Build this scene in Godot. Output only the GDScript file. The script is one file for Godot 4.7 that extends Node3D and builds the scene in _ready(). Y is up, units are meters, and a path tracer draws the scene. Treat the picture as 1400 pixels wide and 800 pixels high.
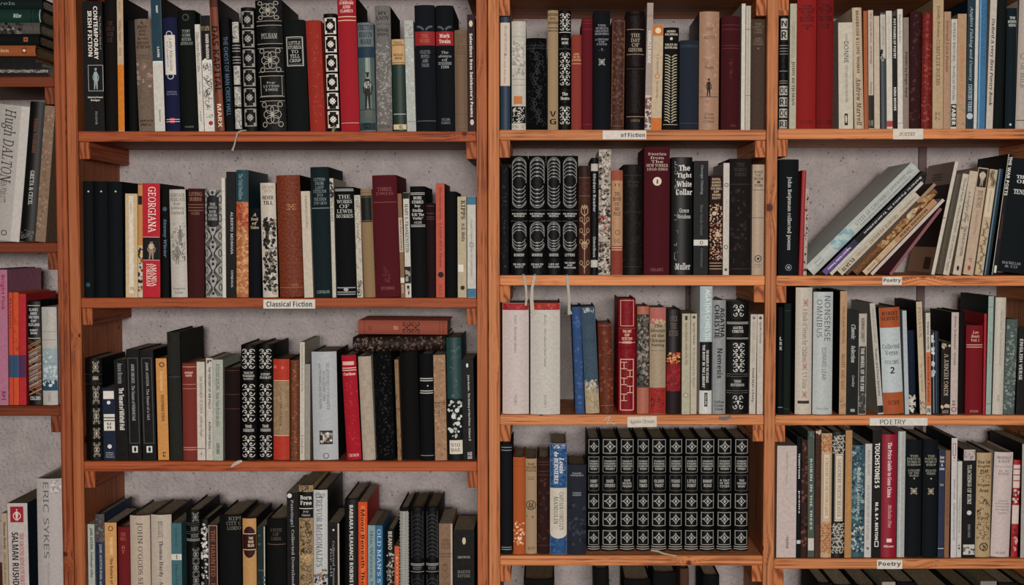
extends Node3D
# A wall of second-hand books on pine shelving. Pixel coordinates of the 1400 x 800 photograph are turned into
# directions; distances come from the front plane of the shelving (z = 0) or from how far a book is pushed in.
const DIST := 2.2            # camera to the front edge of the shelves
const FOCAL := 1692.0        # in pixels
const AXIS_X := 745.0        # optical axis crosses the frame here
const CAM_Y := 1.45
const WALL_Z := -0.215
var pitch := atan(78.0 / FOCAL)
var look: Basis
var used_names := {}
var mats := {}
var fonts := {}
var glyphs := {}
var tex := {}
var rng := RandomNumberGenerator.new()
var bay_words := {"L": "wide-bay", "M": "narrow-bay", "R": "poetry-bay", "A": "end-bay"}
var ordinal := ["first", "second", "third", "fourth", "fifth"]
var label_seen := {}

func _ready():
	# ---------- camera
	look = Basis(Vector3(1, 0, 0), -pitch)
	var cam := Camera3D.new()
	cam.name = "camera"
	cam.transform = Transform3D(look, Vector3(0, CAM_Y, DIST))
	cam.near = 0.05
	cam.far = 50.0
	cam.set_frustum(2.0 * 0.05 * 400.0 / FOCAL, Vector2(0.05 * (700.0 - AXIS_X) / FOCAL, 0.0), 0.05, 50.0)
	add_child(cam)
	cam.current = true
	# ---------- sky outside the window, exposure
	var env := Environment.new()
	env.background_mode = Environment.BG_COLOR
	env.background_color = Color(0.80, 0.86, 0.93)
	env.background_energy_multiplier = 1.0
	env.tonemap_mode = Environment.TONE_MAPPER_LINEAR
	env.tonemap_exposure = 1.0
	env.sdfgi_enabled = true
	env.ssao_enabled = true
	env.ssil_enabled = true
	var we := WorldEnvironment.new()
	we.name = "world_environment"
	we.environment = env
	add_child(we)
	# ---------- daylight from the shop window behind the camera
	var win := AreaLight3D.new()
	win.name = "window_daylight"
	win.area_size = Vector2(2.2, 0.9)
	win.area_normalize_energy = true
	win.light_energy = 32.5
	win.light_color = Color(1.0, 0.965, 0.93)
	win.shadow_enabled = true
	win.area_range = 12.0
	win.position = Vector3(0.25, 1.85, 6.1)
	win.rotation = Vector3(0, 0, 0)
	add_child(win)
	rng.seed = 7
	make_textures()
	make_room()
	make_shelving()
	make_books()
	make_small_things()

# ============================================================ geometry of the photograph
func at(px: float, py: float, z: float) -> Vector3:
	var d := look * Vector3((px - AXIS_X) / FOCAL, -(py - 400.0) / FOCAL, -1.0)
	return Vector3(0, CAM_Y, DIST) + d * ((z - DIST) / d.z)

# ============================================================ naming
func numbered(called: String) -> String:
	var n: int = used_names.get(called, 0)
	used_names[called] = n + 1
	return called if n == 0 else "%s_%03d" % [called, n]

func tag(o: Node, label: String, category: String, group := ""):
	o.set_meta("label", label)
	o.set_meta("category", category)
	if group:
		o.set_meta("group", group)

func mesh_node(called: String, m: Mesh, material: Material, parent: Node) -> MeshInstance3D:
	var o := MeshInstance3D.new()
	o.name = called
	o.mesh = m
	o.material_override = material
	parent.add_child(o, true)
	return o

# ============================================================ colours and materials
var named := {"w": "dcd8cf", "k": "111418", "g": "c3ad80", "s": "b9bab4", "c": "cdbfa4", "r": "a01f28", "n": "161b2c", "t": "0f1d22", "o": "c0722f"}

func col(c: String) -> Color:
	var h: String = named.get(c, c)
	var lin := Color.html(h).srgb_to_linear()
	var k := lerpf(0.42, 1.16, smoothstep(0.003, 0.03, lin.get_luminance()))
	return Color(minf(lin.r * k, 0.9), minf(lin.g * k, 0.9), minf(lin.b * k, 0.9)).linear_to_srgb()

func noise_tex(size: int, freq: float, lo: float, hi: float, type := FastNoiseLite.TYPE_SIMPLEX_SMOOTH, normal := false, bump := 4.0, oct := 4) -> NoiseTexture2D:
	var n := FastNoiseLite.new()
	n.noise_type = type
	n.frequency = freq
	n.fractal_octaves = oct
	n.seed = 11 + tex.size()
	var t := NoiseTexture2D.new()
	t.width = size
	t.height = size
	t.seamless = true
	t.noise = n
	if normal:
		t.as_normal_map = true
		t.bump_strength = bump
	else:
		var g := Gradient.new()
		g.offsets = PackedFloat32Array([0.25, 0.8])
		g.colors = PackedColorArray([Color(lo, lo, lo), Color(hi, hi, hi)])
		t.color_ramp = g
	return t

func make_textures():
	tex["cloth"] = noise_tex(512, 0.08, 0.84, 1.0)
	tex["cloth_n"] = noise_tex(256, 0.25, 0, 1, FastNoiseLite.TYPE_VALUE, true, 3.0, 2)
	tex["leather"] = noise_tex(512, 0.04, 0.72, 1.0)
	tex["leather_n"] = noise_tex(256, 0.12, 0, 1, FastNoiseLite.TYPE_CELLULAR, true, 4.0, 2)
	tex["paper"] = noise_tex(512, 0.03, 0.94, 1.0)
	tex["paper_n"] = noise_tex(256, 0.03, 0, 1, FastNoiseLite.TYPE_SIMPLEX_SMOOTH, true, 2.0, 3)
	tex["worn"] = noise_tex(512, 0.09, 0.6, 1.0)
	tex["pages"] = noise_tex(256, 0.2, 0.62, 1.0, FastNoiseLite.TYPE_VALUE, false, 1.0, 2)
	tex["wall"] = ImageTexture.create_from_image(wall_image(512))
	tex["wall_n"] = noise_tex(1024, 0.05, 0, 1, FastNoiseLite.TYPE_SIMPLEX_SMOOTH, true, 9.0, 4)
	tex["wood"] = ImageTexture.create_from_image(wood_image(1024, 256))
	tex["wood_n"] = tex["cloth_n"]
	tex["end"] = ImageTexture.create_from_image(end_grain_image(128))

func wood_image(w: int, h: int) -> Image:
	var im := Image.create(w, h, false, Image.FORMAT_RGB8)
	var n1 := FastNoiseLite.new()
	n1.seed = 3
	n1.frequency = 1.0
	n1.fractal_octaves = 3
	var n2 := FastNoiseLite.new()
	n2.seed = 9
	n2.frequency = 1.0
	n2.fractal_octaves = 2
	var knots := [[0.16, 0.3, 0.022], [0.47, 0.78, 0.016], [0.71, 0.18, 0.026], [0.88, 0.6, 0.014]]
	var pale := Color(0.90, 0.70, 0.52)
	var mid := Color(0.75, 0.53, 0.36)
	var dark := Color(0.42, 0.25, 0.15)
	for j in h:
		var v := j / float(h)
		var a := TAU * v
		for i in w:
			var u := i / float(w)
			var b := TAU * u
			var bend := 0.0
			var kn := 0.0
			for k in knots:
				var dx: float = (u - k[0]) * 4.0
				var dy: float = v - k[1]
				var d := sqrt(dx * dx + dy * dy)
				bend += 0.10 * exp(-d * d / (k[2] * k[2] * 16.0)) * dy / (absf(dy) + 0.06)
				kn = maxf(kn, 1.0 - smoothstep(k[2] * 0.6, k[2] * 1.3, d))
			var cy := cos(a + bend * 6.0)
			var sy := sin(a + bend * 6.0)
			var grain := n1.get_noise_3d(cy * 9.0, sy * 9.0, cos(b) * 0.45 + sin(b) * 0.4)
			var fine := n2.get_noise_3d(cy * 38.0, sy * 38.0, cos(b) * 2.4 + sin(b) * 2.0)
			var blot := n2.get_noise_3d(cy * 0.8 + 40.0, sy * 0.8, cos(b) * 1.6 + 3.0 * sin(b))
			var t := clampf(0.47 + grain * 0.8 + fine * 0.5, 0.0, 1.0)
			var c := pale.lerp(mid, t)
			c = c.lerp(dark, clampf((t - 0.6) * 1.5 + blot * 0.5, 0.0, 0.65))
			c = c.lerp(Color(0.30, 0.12, 0.06), kn * 0.85)
			im.set_pixel(i, j, c)
	return im

func wall_image(s: int) -> Image:      # limewashed plaster: even, with small dark pits and flecks
	var im := Image.create(s, s, false, Image.FORMAT_RGB8)
	var n := FastNoiseLite.new()
	n.seed = 5
	n.frequency = 0.02
	n.fractal_octaves = 5
	for j in s:
		for i in s:
			var v := 0.95 + 0.07 * n.get_noise_2d(i, j)
			im.set_pixel(i, j, Color(v, v, v))
	var r := RandomNumberGenerator.new()
	r.seed = 21
	for k in 700:
		var x := r.randi_range(4, s - 5)
		var y := r.randi_range(4, s - 5)
		var rad := r.randf_range(0.5, 1.7)
		var d := r.randf_range(0.62, 0.9)
		for b in range(-2, 3):
			for a in range(-2, 3):
				if Vector2(a, b * r.randf_range(0.6, 1.4)).length() <= rad:
					im.set_pixel(x + a, y + b, Color(d, d * 0.98, d * 0.97))
	return im

func end_grain_image(s: int) -> Image:
	var im := Image.create(s, s, false, Image.FORMAT_RGB8)
	var n := FastNoiseLite.new()
	n.frequency = 0.05
	for j in s:
		for i in s:
			var d := sqrt(pow(i + 30.0, 2) + pow(j * 1.2 + 20.0, 2)) + n.get_noise_2d(i, j) * 5.0
			var t := 0.5 + 0.5 * sin(d * 0.55)
			im.set_pixel(i, j, Color(0.78, 0.56, 0.38).lerp(Color(0.42, 0.24, 0.14), t * t * 0.85))
	return im

func mat(c: String, kind: String) -> StandardMaterial3D:
	var key := c + kind
	if mats.has(key):
		return mats[key]
	var m := StandardMaterial3D.new()
	m.albedo_color = col(c)
	m.uv1_triplanar = true
	m.uv1_world_triplanar = true
	match kind:
		"h":   # book cloth
			m.roughness = 0.82
			m.metallic_specular = 0.3
			m.albedo_texture = tex["cloth"]
			m.normal_enabled = true
			m.normal_texture = tex["cloth_n"]
			m.normal_scale = 0.5
			m.uv1_scale = Vector3(14, 14, 14)
		"l":   # leather, imitation leather
			m.roughness = 0.58
			m.metallic_specular = 0.3
			m.albedo_texture = tex["leather"]
			m.normal_enabled = true
			m.normal_texture = tex["leather_n"]
			m.normal_scale = 0.4
			m.uv1_scale = Vector3(9, 9, 9)
		"v":   # very worn cloth
			m.roughness = 0.9
			m.metallic_specular = 0.2
			m.albedo_texture = tex["worn"]
			m.normal_enabled = true
			m.normal_texture = tex["cloth_n"]
			m.normal_scale = 0.8
			m.uv1_scale = Vector3(12, 12, 12)
		"j":   # paper jacket
			m.roughness = 0.5
			m.metallic_specular = 0.35
			m.albedo_texture = tex["paper"]
			m.uv1_scale = Vector3(9, 9, 9)
		"p":   # paperback card
			m.roughness = 0.6
			m.metallic_specular = 0.3
			m.albedo_texture = tex["paper"]
			m.normal_enabled = true
			m.normal_texture = tex["paper_n"]
			m.normal_scale = 0.3
			m.uv1_scale = Vector3(7, 7, 7)
		"ink":
			m.roughness = 0.6
			m.metallic_specular = 0.3
			m.uv1_triplanar = false
			m.uv1_world_triplanar = false
		"foil":
			m.roughness = 0.55
			m.metallic_specular = 0.5
			m.albedo_texture = tex["worn"]
			m.uv1_scale = Vector3(25, 25, 25)
		"pages":
			m.roughness = 0.95
			m.metallic_specular = 0.1
			m.albedo_texture = tex["pages"]
			m.uv1_world_triplanar = false
			m.uv1_scale = Vector3(60, 3, 3)
	mats[key] = m
	return m

func wood(tint: String, tone := 1.0) -> StandardMaterial3D:      # boards from different planks differ a little in tone
	tone = snappedf(tone, 0.06)
	var key := tint + "wood%.2f" % tone
	if not mats.has(key):
		var m := StandardMaterial3D.new()
		m.albedo_color = Color.html(tint.substr(0, 6)) * Color(tone, tone, tone)
		m.albedo_texture = tex["end"] if tint.ends_with("ee") else tex["wood"]
		m.roughness = 0.62
		m.metallic_specular = 0.35
		mats[key] = m
	return mats[key]

# ============================================================ solids
# a box with softened edges; texture runs along the longest side
func plank(size: Vector3, bevel := 0.0012, shift := Vector2.ZERO, scale := 1.0) -> ArrayMesh:
	var st := SurfaceTool.new()
	st.begin(Mesh.PRIMITIVE_TRIANGLES)
	var h := size * 0.5
	var long := size.max_axis_index()
	for axis in 3:
		for s in [-1.0, 1.0]:
			var n := Vector3.ZERO
			n[axis] = s
			var b := (axis + 1) % 3
			var c := (axis + 2) % 3
			if c == long:
				var k := b
				b = c
				c = k
			var q := []
			for e in [[-1, -1], [1, -1], [1, 1], [-1, 1]]:
				var p := n * h[axis]
				p[b] = e[0] * (h[b] - bevel)
				p[c] = e[1] * (h[c] - bevel)
				q.append(p)
			face(st, q, n, b, c, shift, scale)
	for axis in 3:       # the twelve chamfers
		var b := (axis + 1) % 3
		var c := (axis + 2) % 3
		for sb in [-1.0, 1.0]:
			for sc in [-1.0, 1.0]:
				var n := Vector3.ZERO
				n[b] = sb
				n[c] = sc
				n = n.normalized()
				var q := []
				for e in [[-1, 0], [1, 0], [1, 1], [-1, 1]]:
					var p := Vector3.ZERO
					p[axis] = e[0] * (h[axis] - bevel)
					p[b] = sb * (h[b] - (bevel if e[1] == 1 else 0.0))
					p[c] = sc * (h[c] - (bevel if e[1] == 0 else 0.0))
					q.append(p)
				face(st, q, n, axis if axis == long else (long), b if b != long else c, shift, scale)
	return st.commit()

func face(st: SurfaceTool, q: Array, n: Vector3, ua: int, va: int, shift: Vector2, scale: float):
	var o := [0, 1, 2, 0, 2, 3]
	var a: Vector3 = q[0]
	var b: Vector3 = q[1]
	var c: Vector3 = q[2]
	if (b - a).cross(c - a).dot(n) > 0.0:
		o = [0, 2, 1, 0, 3, 2]
	for i in o:
		var p: Vector3 = q[i]
		st.set_normal(n)
		st.set_uv(Vector2(p[ua] * 0.9, p[va] * 3.2 + n.y * 0.13 + n.x * 0.31) * scale + shift)
		st.add_vertex(p)

# a closed outline in x-z, swept from y0 to y1 with softened rims
func sweep(pts: PackedVector2Array, y0: float, y1: float, rim: float) -> ArrayMesh:
	var st := SurfaceTool.new()
	st.begin(Mesh.PRIMITIVE_TRIANGLES)
	var n := pts.size()
	var cen := Vector2.ZERO
	for p in pts:
		cen += p / n
	var seg := []
	for i in n:
		var d := (pts[(i + 1) % n] - pts[i]).normalized()
		seg.append(Vector2(d.y, -d.x))
	var area := 0.0
	for i in n:
		area += pts[i].cross(pts[(i + 1) % n])
	var sgn := 1.0 if area > 0.0 else -1.0
	var nrm := []
	for i in n:
		var a: Vector2 = seg[(i + n - 1) % n] * sgn
		var b: Vector2 = seg[i] * sgn
		var s := (a + b).normalized()
		nrm.append([s if a.dot(b) > 0.75 else a, s if a.dot(b) > 0.75 else b, s])
	var inner := PackedVector2Array()
	for i in n:
		var s: Vector2 = nrm[i][2]
		inner.append(pts[i] - s * rim)
	var rows := [[y0, inner], [y0 + rim, pts], [y1 - rim, pts], [y1, inner]]
	for r in 3:
		var lo: PackedVector2Array = rows[r][1]
		var hi: PackedVector2Array = rows[r + 1][1]
		var tilt: float = [-0.7, 0.0, 0.7][r]
		for i in n:
			var j := (i + 1) % n
			var na: Vector2 = nrm[i][1]
			var nb: Vector2 = nrm[j][0]
			var v := [Vector3(lo[i].x, rows[r][0], lo[i].y), Vector3(lo[j].x, rows[r][0], lo[j].y), Vector3(hi[j].x, rows[r + 1][0], hi[j].y), Vector3(hi[i].x, rows[r + 1][0], hi[i].y)]
			var nn := [Vector3(na.x, tilt, na.y).normalized(), Vector3(nb.x, tilt, nb.y).normalized(), Vector3(nb.x, tilt, nb.y).normalized(), Vector3(na.x, tilt, na.y).normalized()]
			var o := [0, 1, 2, 0, 2, 3]
			if (v[1] - v[0]).cross(v[2] - v[0]).dot(nn[0] + nn[1]) > 0.0:
				o = [0, 2, 1, 0, 3, 2]
			for k in o:
				st.set_normal(nn[k])
				st.add_vertex(v[k])
	var tri := Geometry2D.triangulate_polygon(inner)
	for e in [[y0, -1.0], [y1, 1.0]]:
		for t in range(0, tri.size(), 3):
			var v := []
			for k in 3:
				var p: Vector2 = inner[tri[t + k]]
				v.append(Vector3(p.x, e[0], p.y))
			var nn := Vector3(0, e[1], 0)
			var o := [0, 1, 2]
			if (v[1] - v[0]).cross(v[2] - v[0]).dot(nn) > 0.0:
				o = [0, 2, 1]
			for k in o:
				st.set_normal(nn)
				st.add_vertex(v[k])
	return st.commit()

# ============================================================ the room
func structure(called: String, m: Mesh, material: Material, pos := Vector3.ZERO, label := "") -> MeshInstance3D:
	var o := mesh_node(called, m, material, self)
	o.position = pos
	o.set_meta("kind", "structure")
	if label:
		o.set_meta("label", label)
	return o

func plaster(c: Color, bump: float) -> StandardMaterial3D:
	var m := StandardMaterial3D.new()
	m.albedo_color = c
	m.albedo_texture = tex["wall"]
	m.roughness = 0.95
	m.metallic_specular = 0.15
	m.uv1_triplanar = true
	m.uv1_world_triplanar = true
	m.uv1_scale = Vector3(1.7, 1.7, 1.7)
	m.normal_enabled = bump > 0.0
	m.normal_texture = tex["wall_n"]
	m.normal_scale = bump
	return m

func make_room():
	var rough := plaster(Color(0.672, 0.642, 0.645), 0.8)
	var paint := plaster(Color(0.24, 0.21, 0.20), 0.0)
	var x0 := -2.4
	var x1 := 2.6
	var z1 := 6.2
	var top := 2.7
	var t := 0.15
	structure("wall_back", plank(Vector3(x1 - x0 + 2 * t, top, t), 0.002), rough, Vector3((x0 + x1) / 2, top / 2, WALL_Z - t / 2), "pitted grey plaster wall behind the bookshelves")
	structure("wall_left", plank(Vector3(t, top, z1 - WALL_Z), 0.002), paint, Vector3(x0 - t / 2, top / 2, (z1 + WALL_Z) / 2))
	structure("wall_right", plank(Vector3(t, top, z1 - WALL_Z), 0.002), paint, Vector3(x1 + t / 2, top / 2, (z1 + WALL_Z) / 2))
	structure("ceiling", plank(Vector3(x1 - x0 + 2 * t, t, z1 - WALL_Z + 2 * t), 0.002), paint, Vector3((x0 + x1) / 2, top + t / 2, (z1 + WALL_Z) / 2))
	var boards := wood("3c342e")
	structure("floor", plank(Vector3(x1 - x0 + 2 * t, t, z1 - WALL_Z + 2 * t), 0.002), boards, Vector3((x0 + x1) / 2, -t / 2, (z1 + WALL_Z) / 2))
	# the wall behind the camera, with the window opening
	var wx0 := -0.95
	var wx1 := 1.45
	var wy0 := 1.3
	var wy1 := 2.4
	var st := SurfaceTool.new()
	for b in [[x0, wx0, 0.0, top], [wx1, x1, 0.0, top], [wx0, wx1, 0.0, wy0], [wx0, wx1, wy1, top]]:
		var m := plank(Vector3(b[1] - b[0], b[3] - b[2], t), 0.001)
		st.append_from(m, 0, Transform3D(Basis(), Vector3((b[0] + b[1]) / 2, (b[2] + b[3]) / 2, z1 + t / 2)))
	structure("wall_front", st.commit(), paint)
	var fr := SurfaceTool.new()
	for b in [[wx0, wx0 + 0.06, wy0, wy1], [wx1 - 0.06, wx1, wy0, wy1], [wx0 + 0.06, wx1 - 0.06, wy0, wy0 + 0.06], [wx0 + 0.06, wx1 - 0.06, wy1 - 0.06, wy1]]:
		fr.append_from(plank(Vector3(b[1] - b[0], b[3] - b[2], 0.06), 0.003), 0, Transform3D(Basis(), Vector3((b[0] + b[1]) / 2, (b[2] + b[3]) / 2, z1 + t / 2)))
	var w := structure("window_1", fr.commit(), wood("d8d0c8"))
	var glass := StandardMaterial3D.new()
	glass.albedo_color = Color(0.95, 0.97, 0.98, 0.05)
	glass.transparency = BaseMaterial3D.TRANSPARENCY_ALPHA
	glass.roughness = 0.02
	var g := mesh_node("pane", plank(Vector3(wx1 - wx0 - 0.12, wy1 - wy0 - 0.12, 0.006), 0.001), glass, w)
	g.position = Vector3((wx0 + wx1) / 2, (wy0 + wy1) / 2, z1 + t / 2)

# ============================================================ shelving
func piece(called: String, parent: Node, x0: float, x1: float, y0: float, y1: float, z0: float, z1: float, tint: String, ends := false):
	var m := plank(Vector3(x1 - x0, y1 - y0, z1 - z0), 0.0014, Vector2(rng.randf(), rng.randf()), 1.0 if not ends else 1.0)
	var o := mesh_node(called, m, wood(tint, rng.randf_range(0.88, 1.06)), parent)
	o.position = Vector3((x0 + x1) / 2, (y0 + y1) / 2, (z0 + z1) / 2) - (parent as Node3D).position
	return o

func shelf_y(py: float) -> float:
	return at(700, py, 0.0).y

func unit(label: String, uprights: Array, bays: Array, tint: Array) -> Node3D:
	var o := Node3D.new()
	o.name = numbered("bookshelf")
	add_child(o)
	tag(o, label, "bookshelf")
	var first: float = at(uprights[0][0], 400, 0).x
	o.position = Vector3(first, 0, 0)
	for u in uprights:
		piece("upright", o, at(u[0], 400, 0).x, at(u[1], 400, 0).x, 0.0, 2.2, WALL_Z + 0.001, 0.0, tint[0])
	for b in bays:
		var xa: float = at(b[0], 400, 0).x + 0.0003
		var xb: float = at(b[1], 400, 0).x - 0.0003
		for k in b[2].size():
			var yt: float = shelf_y(b[2][k])
			var yb := yt - 0.0182
			if yb < 0.03:
				continue
			piece("shelf_board", o, xa, xb, yb, yt, WALL_Z + 0.001, -0.0005, tint[1])
			for side in [0, 1]:
				var ca: float = xa if side == 0 else xb - 0.0185
				var c = piece("cleat", o, ca, ca + 0.0185, yb - 0.0305, yb - 0.0002, WALL_Z + 0.001, -0.006, tint[1])
				# sawn end of the batten
				var e := mesh_node("sawn_end", plank(Vector3(0.0181, 0.0299, 0.0012), 0.0004, Vector2(rng.randf(), rng.randf()), 3.0), wood(tint[2]), c)
				e.position = Vector3(0, 0, (-0.006 - WALL_Z - 0.001) / 2 + 0.0003)
	return o

var bases := {"L": [-46.0, 179.5, 407.5, 631.0, 856.0, 1081.0, 1306.0], "M": [-17.5, 177.5, 376.5, 567.5, 760.0, 953.0, 1146.0, 1339.0], "R": [-18.0, 176.0, 377.0, 568.0, 764.5, 956.0, 1150.0, 1344.0], "A": [-120.0, 104.5, 331.5, 555.0, 812.0, 1040.0, 1270.0]}

func make_shelving():
	unit("narrow end bookcase of dark reddish stained pine", [[-170, -155], [79, 94]], [[-155, 79, bases["A"]]], ["b07c66", "8c5844", "a07464ee"])
	unit("single wide bookcase of reddish pine holding the Classical Fiction shelf", [[95, 110], [652, 666.4]], [[110, 652, bases["L"]]], ["c89a82", "cc8a6c", "d0a084ee"])
	unit("double bookcase of honey pine with the Poetry shelves in one bay", [[667.6, 683], [1046, 1061.5], [1437, 1452]], [[683, 1046, bases["M"]], [1061.5, 1437, bases["R"]]], ["ecc8b0", "fcd8be", "f0c8acee"])
	# a thin dark vertical strip against the plaster, behind the poetry books
	var wb := at(1260.5, 225, WALL_Z).x
	structure("wall_strip_1", plank(Vector3(0.0155, 2.2, 0.006), 0.001), plaster(Color(0.40, 0.34, 0.34), 0.2), Vector3(wb, 1.1, WALL_Z + 0.0031), "thin dark strip on the plaster wall")
	var wc := at(944.5, 410, WALL_Z).x  # cast shadow of the tall book, built as a dark strip on the wall
	structure("book_shadow_2", plank(Vector3(0.022, 0.2, 0.006), 0.001), plaster(Color(0.40, 0.34, 0.34), 0.2), Vector3(wc, at(944, 440, WALL_Z).y, WALL_Z + 0.0031), "short dark strip drawn as the shadow of a tall book")

# ============================================================ books
# c (the current book): w, h, d, b (spine bulge), a / z (the pixel rows of its foot and head), ink = {key: [verts]}
var c := {}

func yy(p: float) -> float:
	return c.h * (p - c.a) / (c.z - c.a)

func ink_tri(key: String, p0: Vector2, p1: Vector2, p2: Vector2):
	if c.b > 0.0006:      # long triangles are split so that they follow the rounded spine
		var e := [absf(p0.x - p1.x), absf(p1.x - p2.x), absf(p2.x - p0.x)]
		var big: float = maxf(e[0], maxf(e[1], e[2]))
		if big > c.w * 0.17:
			if big == e[0]:
				var m := (p0 + p1) / 2
				ink_tri(key, p0, m, p2)
				ink_tri(key, m, p1, p2)
			elif big == e[1]:
				var m := (p1 + p2) / 2
				ink_tri(key, p0, p1, m)
				ink_tri(key, p0, m, p2)
			else:
				var m := (p2 + p0) / 2
				ink_tri(key, p0, p1, m)
				ink_tri(key, m, p1, p2)
			return
	if not c.ink.has(key):
		c.ink[key] = PackedVector2Array()
	if (p1 - p0).cross(p2 - p0) > 0.0:
		c.ink[key].append_array([p0, p2, p1])
	else:
		c.ink[key].append_array([p0, p1, p2])

func fresh(layer: String, shade: String) -> String:
	c.count = c.get("count", 0) + 1
	return "%s%s#%03d" % [layer, shade, c.count]

func ink_rect(key: String, x0: float, y0: float, x1: float, y1: float):
	var n := maxi(1, int(ceil(absf(x1 - x0) / c.w * 14.0)))
	for i in n:
		var a := lerpf(x0, x1, i / float(n))
		var b := lerpf(x0, x1, (i + 1) / float(n))
		ink_tri(key, Vector2(a, y0), Vector2(b, y0), Vector2(b, y1))
		ink_tri(key, Vector2(a, y0), Vector2(b, y1), Vector2(a, y1))

func ink_line(key: String, pts: Array, th: float, closed := false):
	var n := pts.size()
	for i in (n if closed else n - 1):
		var p: Vector2 = pts[i]
		var q: Vector2 = pts[(i + 1) % n]
		if p.distance_to(q) < 1e-6:
			continue
		var d := (q - p).normalized() * th * 0.5
		var e := Vector2(-d.y, d.x)
		p -= d * 0.5
		q += d * 0.5
		ink_tri(key, p + e, q + e, q - e)
		ink_tri(key, p + e, q - e, p - e)

func ink_ring(key: String, x: float, y: float, rx: float, ry: float, th: float, a0 := 0.0, a1 := TAU, n := 14):
	var pts := []
	for i in n + 1:
		var a := lerpf(a0, a1, i / float(n))
		pts.append(Vector2(x + cos(a) * rx, y + sin(a) * ry))
	ink_line(key, pts, th)

func ink_disc(key: String, x: float, y: float, rx: float, ry: float, n := 10):
	for i in n:
		var a := TAU * i / n
		var b := TAU * (i + 1) / n
		ink_tri(key, Vector2(x, y), Vector2(x + cos(a) * rx, y + sin(a) * ry), Vector2(x + cos(b) * rx, y + sin(b) * ry))

func ink_blob(key: String, x: float, y: float, rx: float, ry: float):
	var n := 8
	var rr := []
	for i in n:
		rr.append(rng.randf_range(0.55, 1.15))
	var off := rng.randf() * TAU
	for i in n:
		var a := TAU * i / n + off
		var b := TAU * (i + 1) / n + off
		var ra: float = rr[i]
		var rb: float = rr[(i + 1) % n]
		ink_tri(key, Vector2(x, y), Vector2(x + cos(a) * rx * ra, y + sin(a) * ry * ra), Vector2(x + cos(b) * rx * rb, y + sin(b) * ry * rb))

func letters(text: String, font: String) -> PackedVector2Array:
	var key := font + text
	if glyphs.has(key):
		return glyphs[key]
	var serif := font in ["r", "R", "i", "I"]
	var bold := font in ["b", "R", "I"]
	var fk := ("r" if serif else "s") + ("b" if bold else "")
	if not fonts.has(fk):
		var f := SystemFont.new()
		f.font_names = PackedStringArray(["Droid Serif" if serif else "Droid Sans"])
		f.font_weight = 700 if bold else 400
		fonts[fk] = f
	var t := TextMesh.new()
	t.font = fonts[fk]
	t.text = text
	t.font_size = 16
	t.pixel_size = 0.01
	t.depth = 0.0
	t.width = 100000.0
	var arr := t.get_mesh_arrays()
	var out := PackedVector2Array()
	if arr.size() and arr[0] != null:
		var idx = arr[Mesh.ARRAY_INDEX]
		var vs: PackedVector3Array = arr[0]
		for i in idx:
			var p := vs[i]
			out.append(Vector2(p.x + (0.22 * p.y if font in ["i", "I"] else 0.0), p.y))
	glyphs[key] = out
	return out

# mode: T reads downward, U reads upward, H across; box centre (x, y), along = length of the line, tall = height of the letters
func ink_text(key: String, text: String, font: String, mode: String, x: float, y: float, along: float, tall: float):
	var g := letters(text, font)
	if g.is_empty():
		return
	var lo := g[0]
	var hi := g[0]
	for p in g:
		lo = lo.min(p)
		hi = hi.max(p)
	var s := Vector2(along / maxf(hi.x - lo.x, 1e-4), tall / maxf(hi.y - lo.y, 1e-4))
	var mid := (lo + hi) * 0.5
	for i in range(0, g.size(), 3):
		var q := []
		for k in 3:
			var p := (g[i + k] - mid) * s
			match mode:
				"T": p = Vector2(p.y, -p.x)
				"U": p = Vector2(-p.y, p.x)
			q.append(p + Vector2(x, y))
		ink_tri(key, q[0], q[1], q[2])

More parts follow.
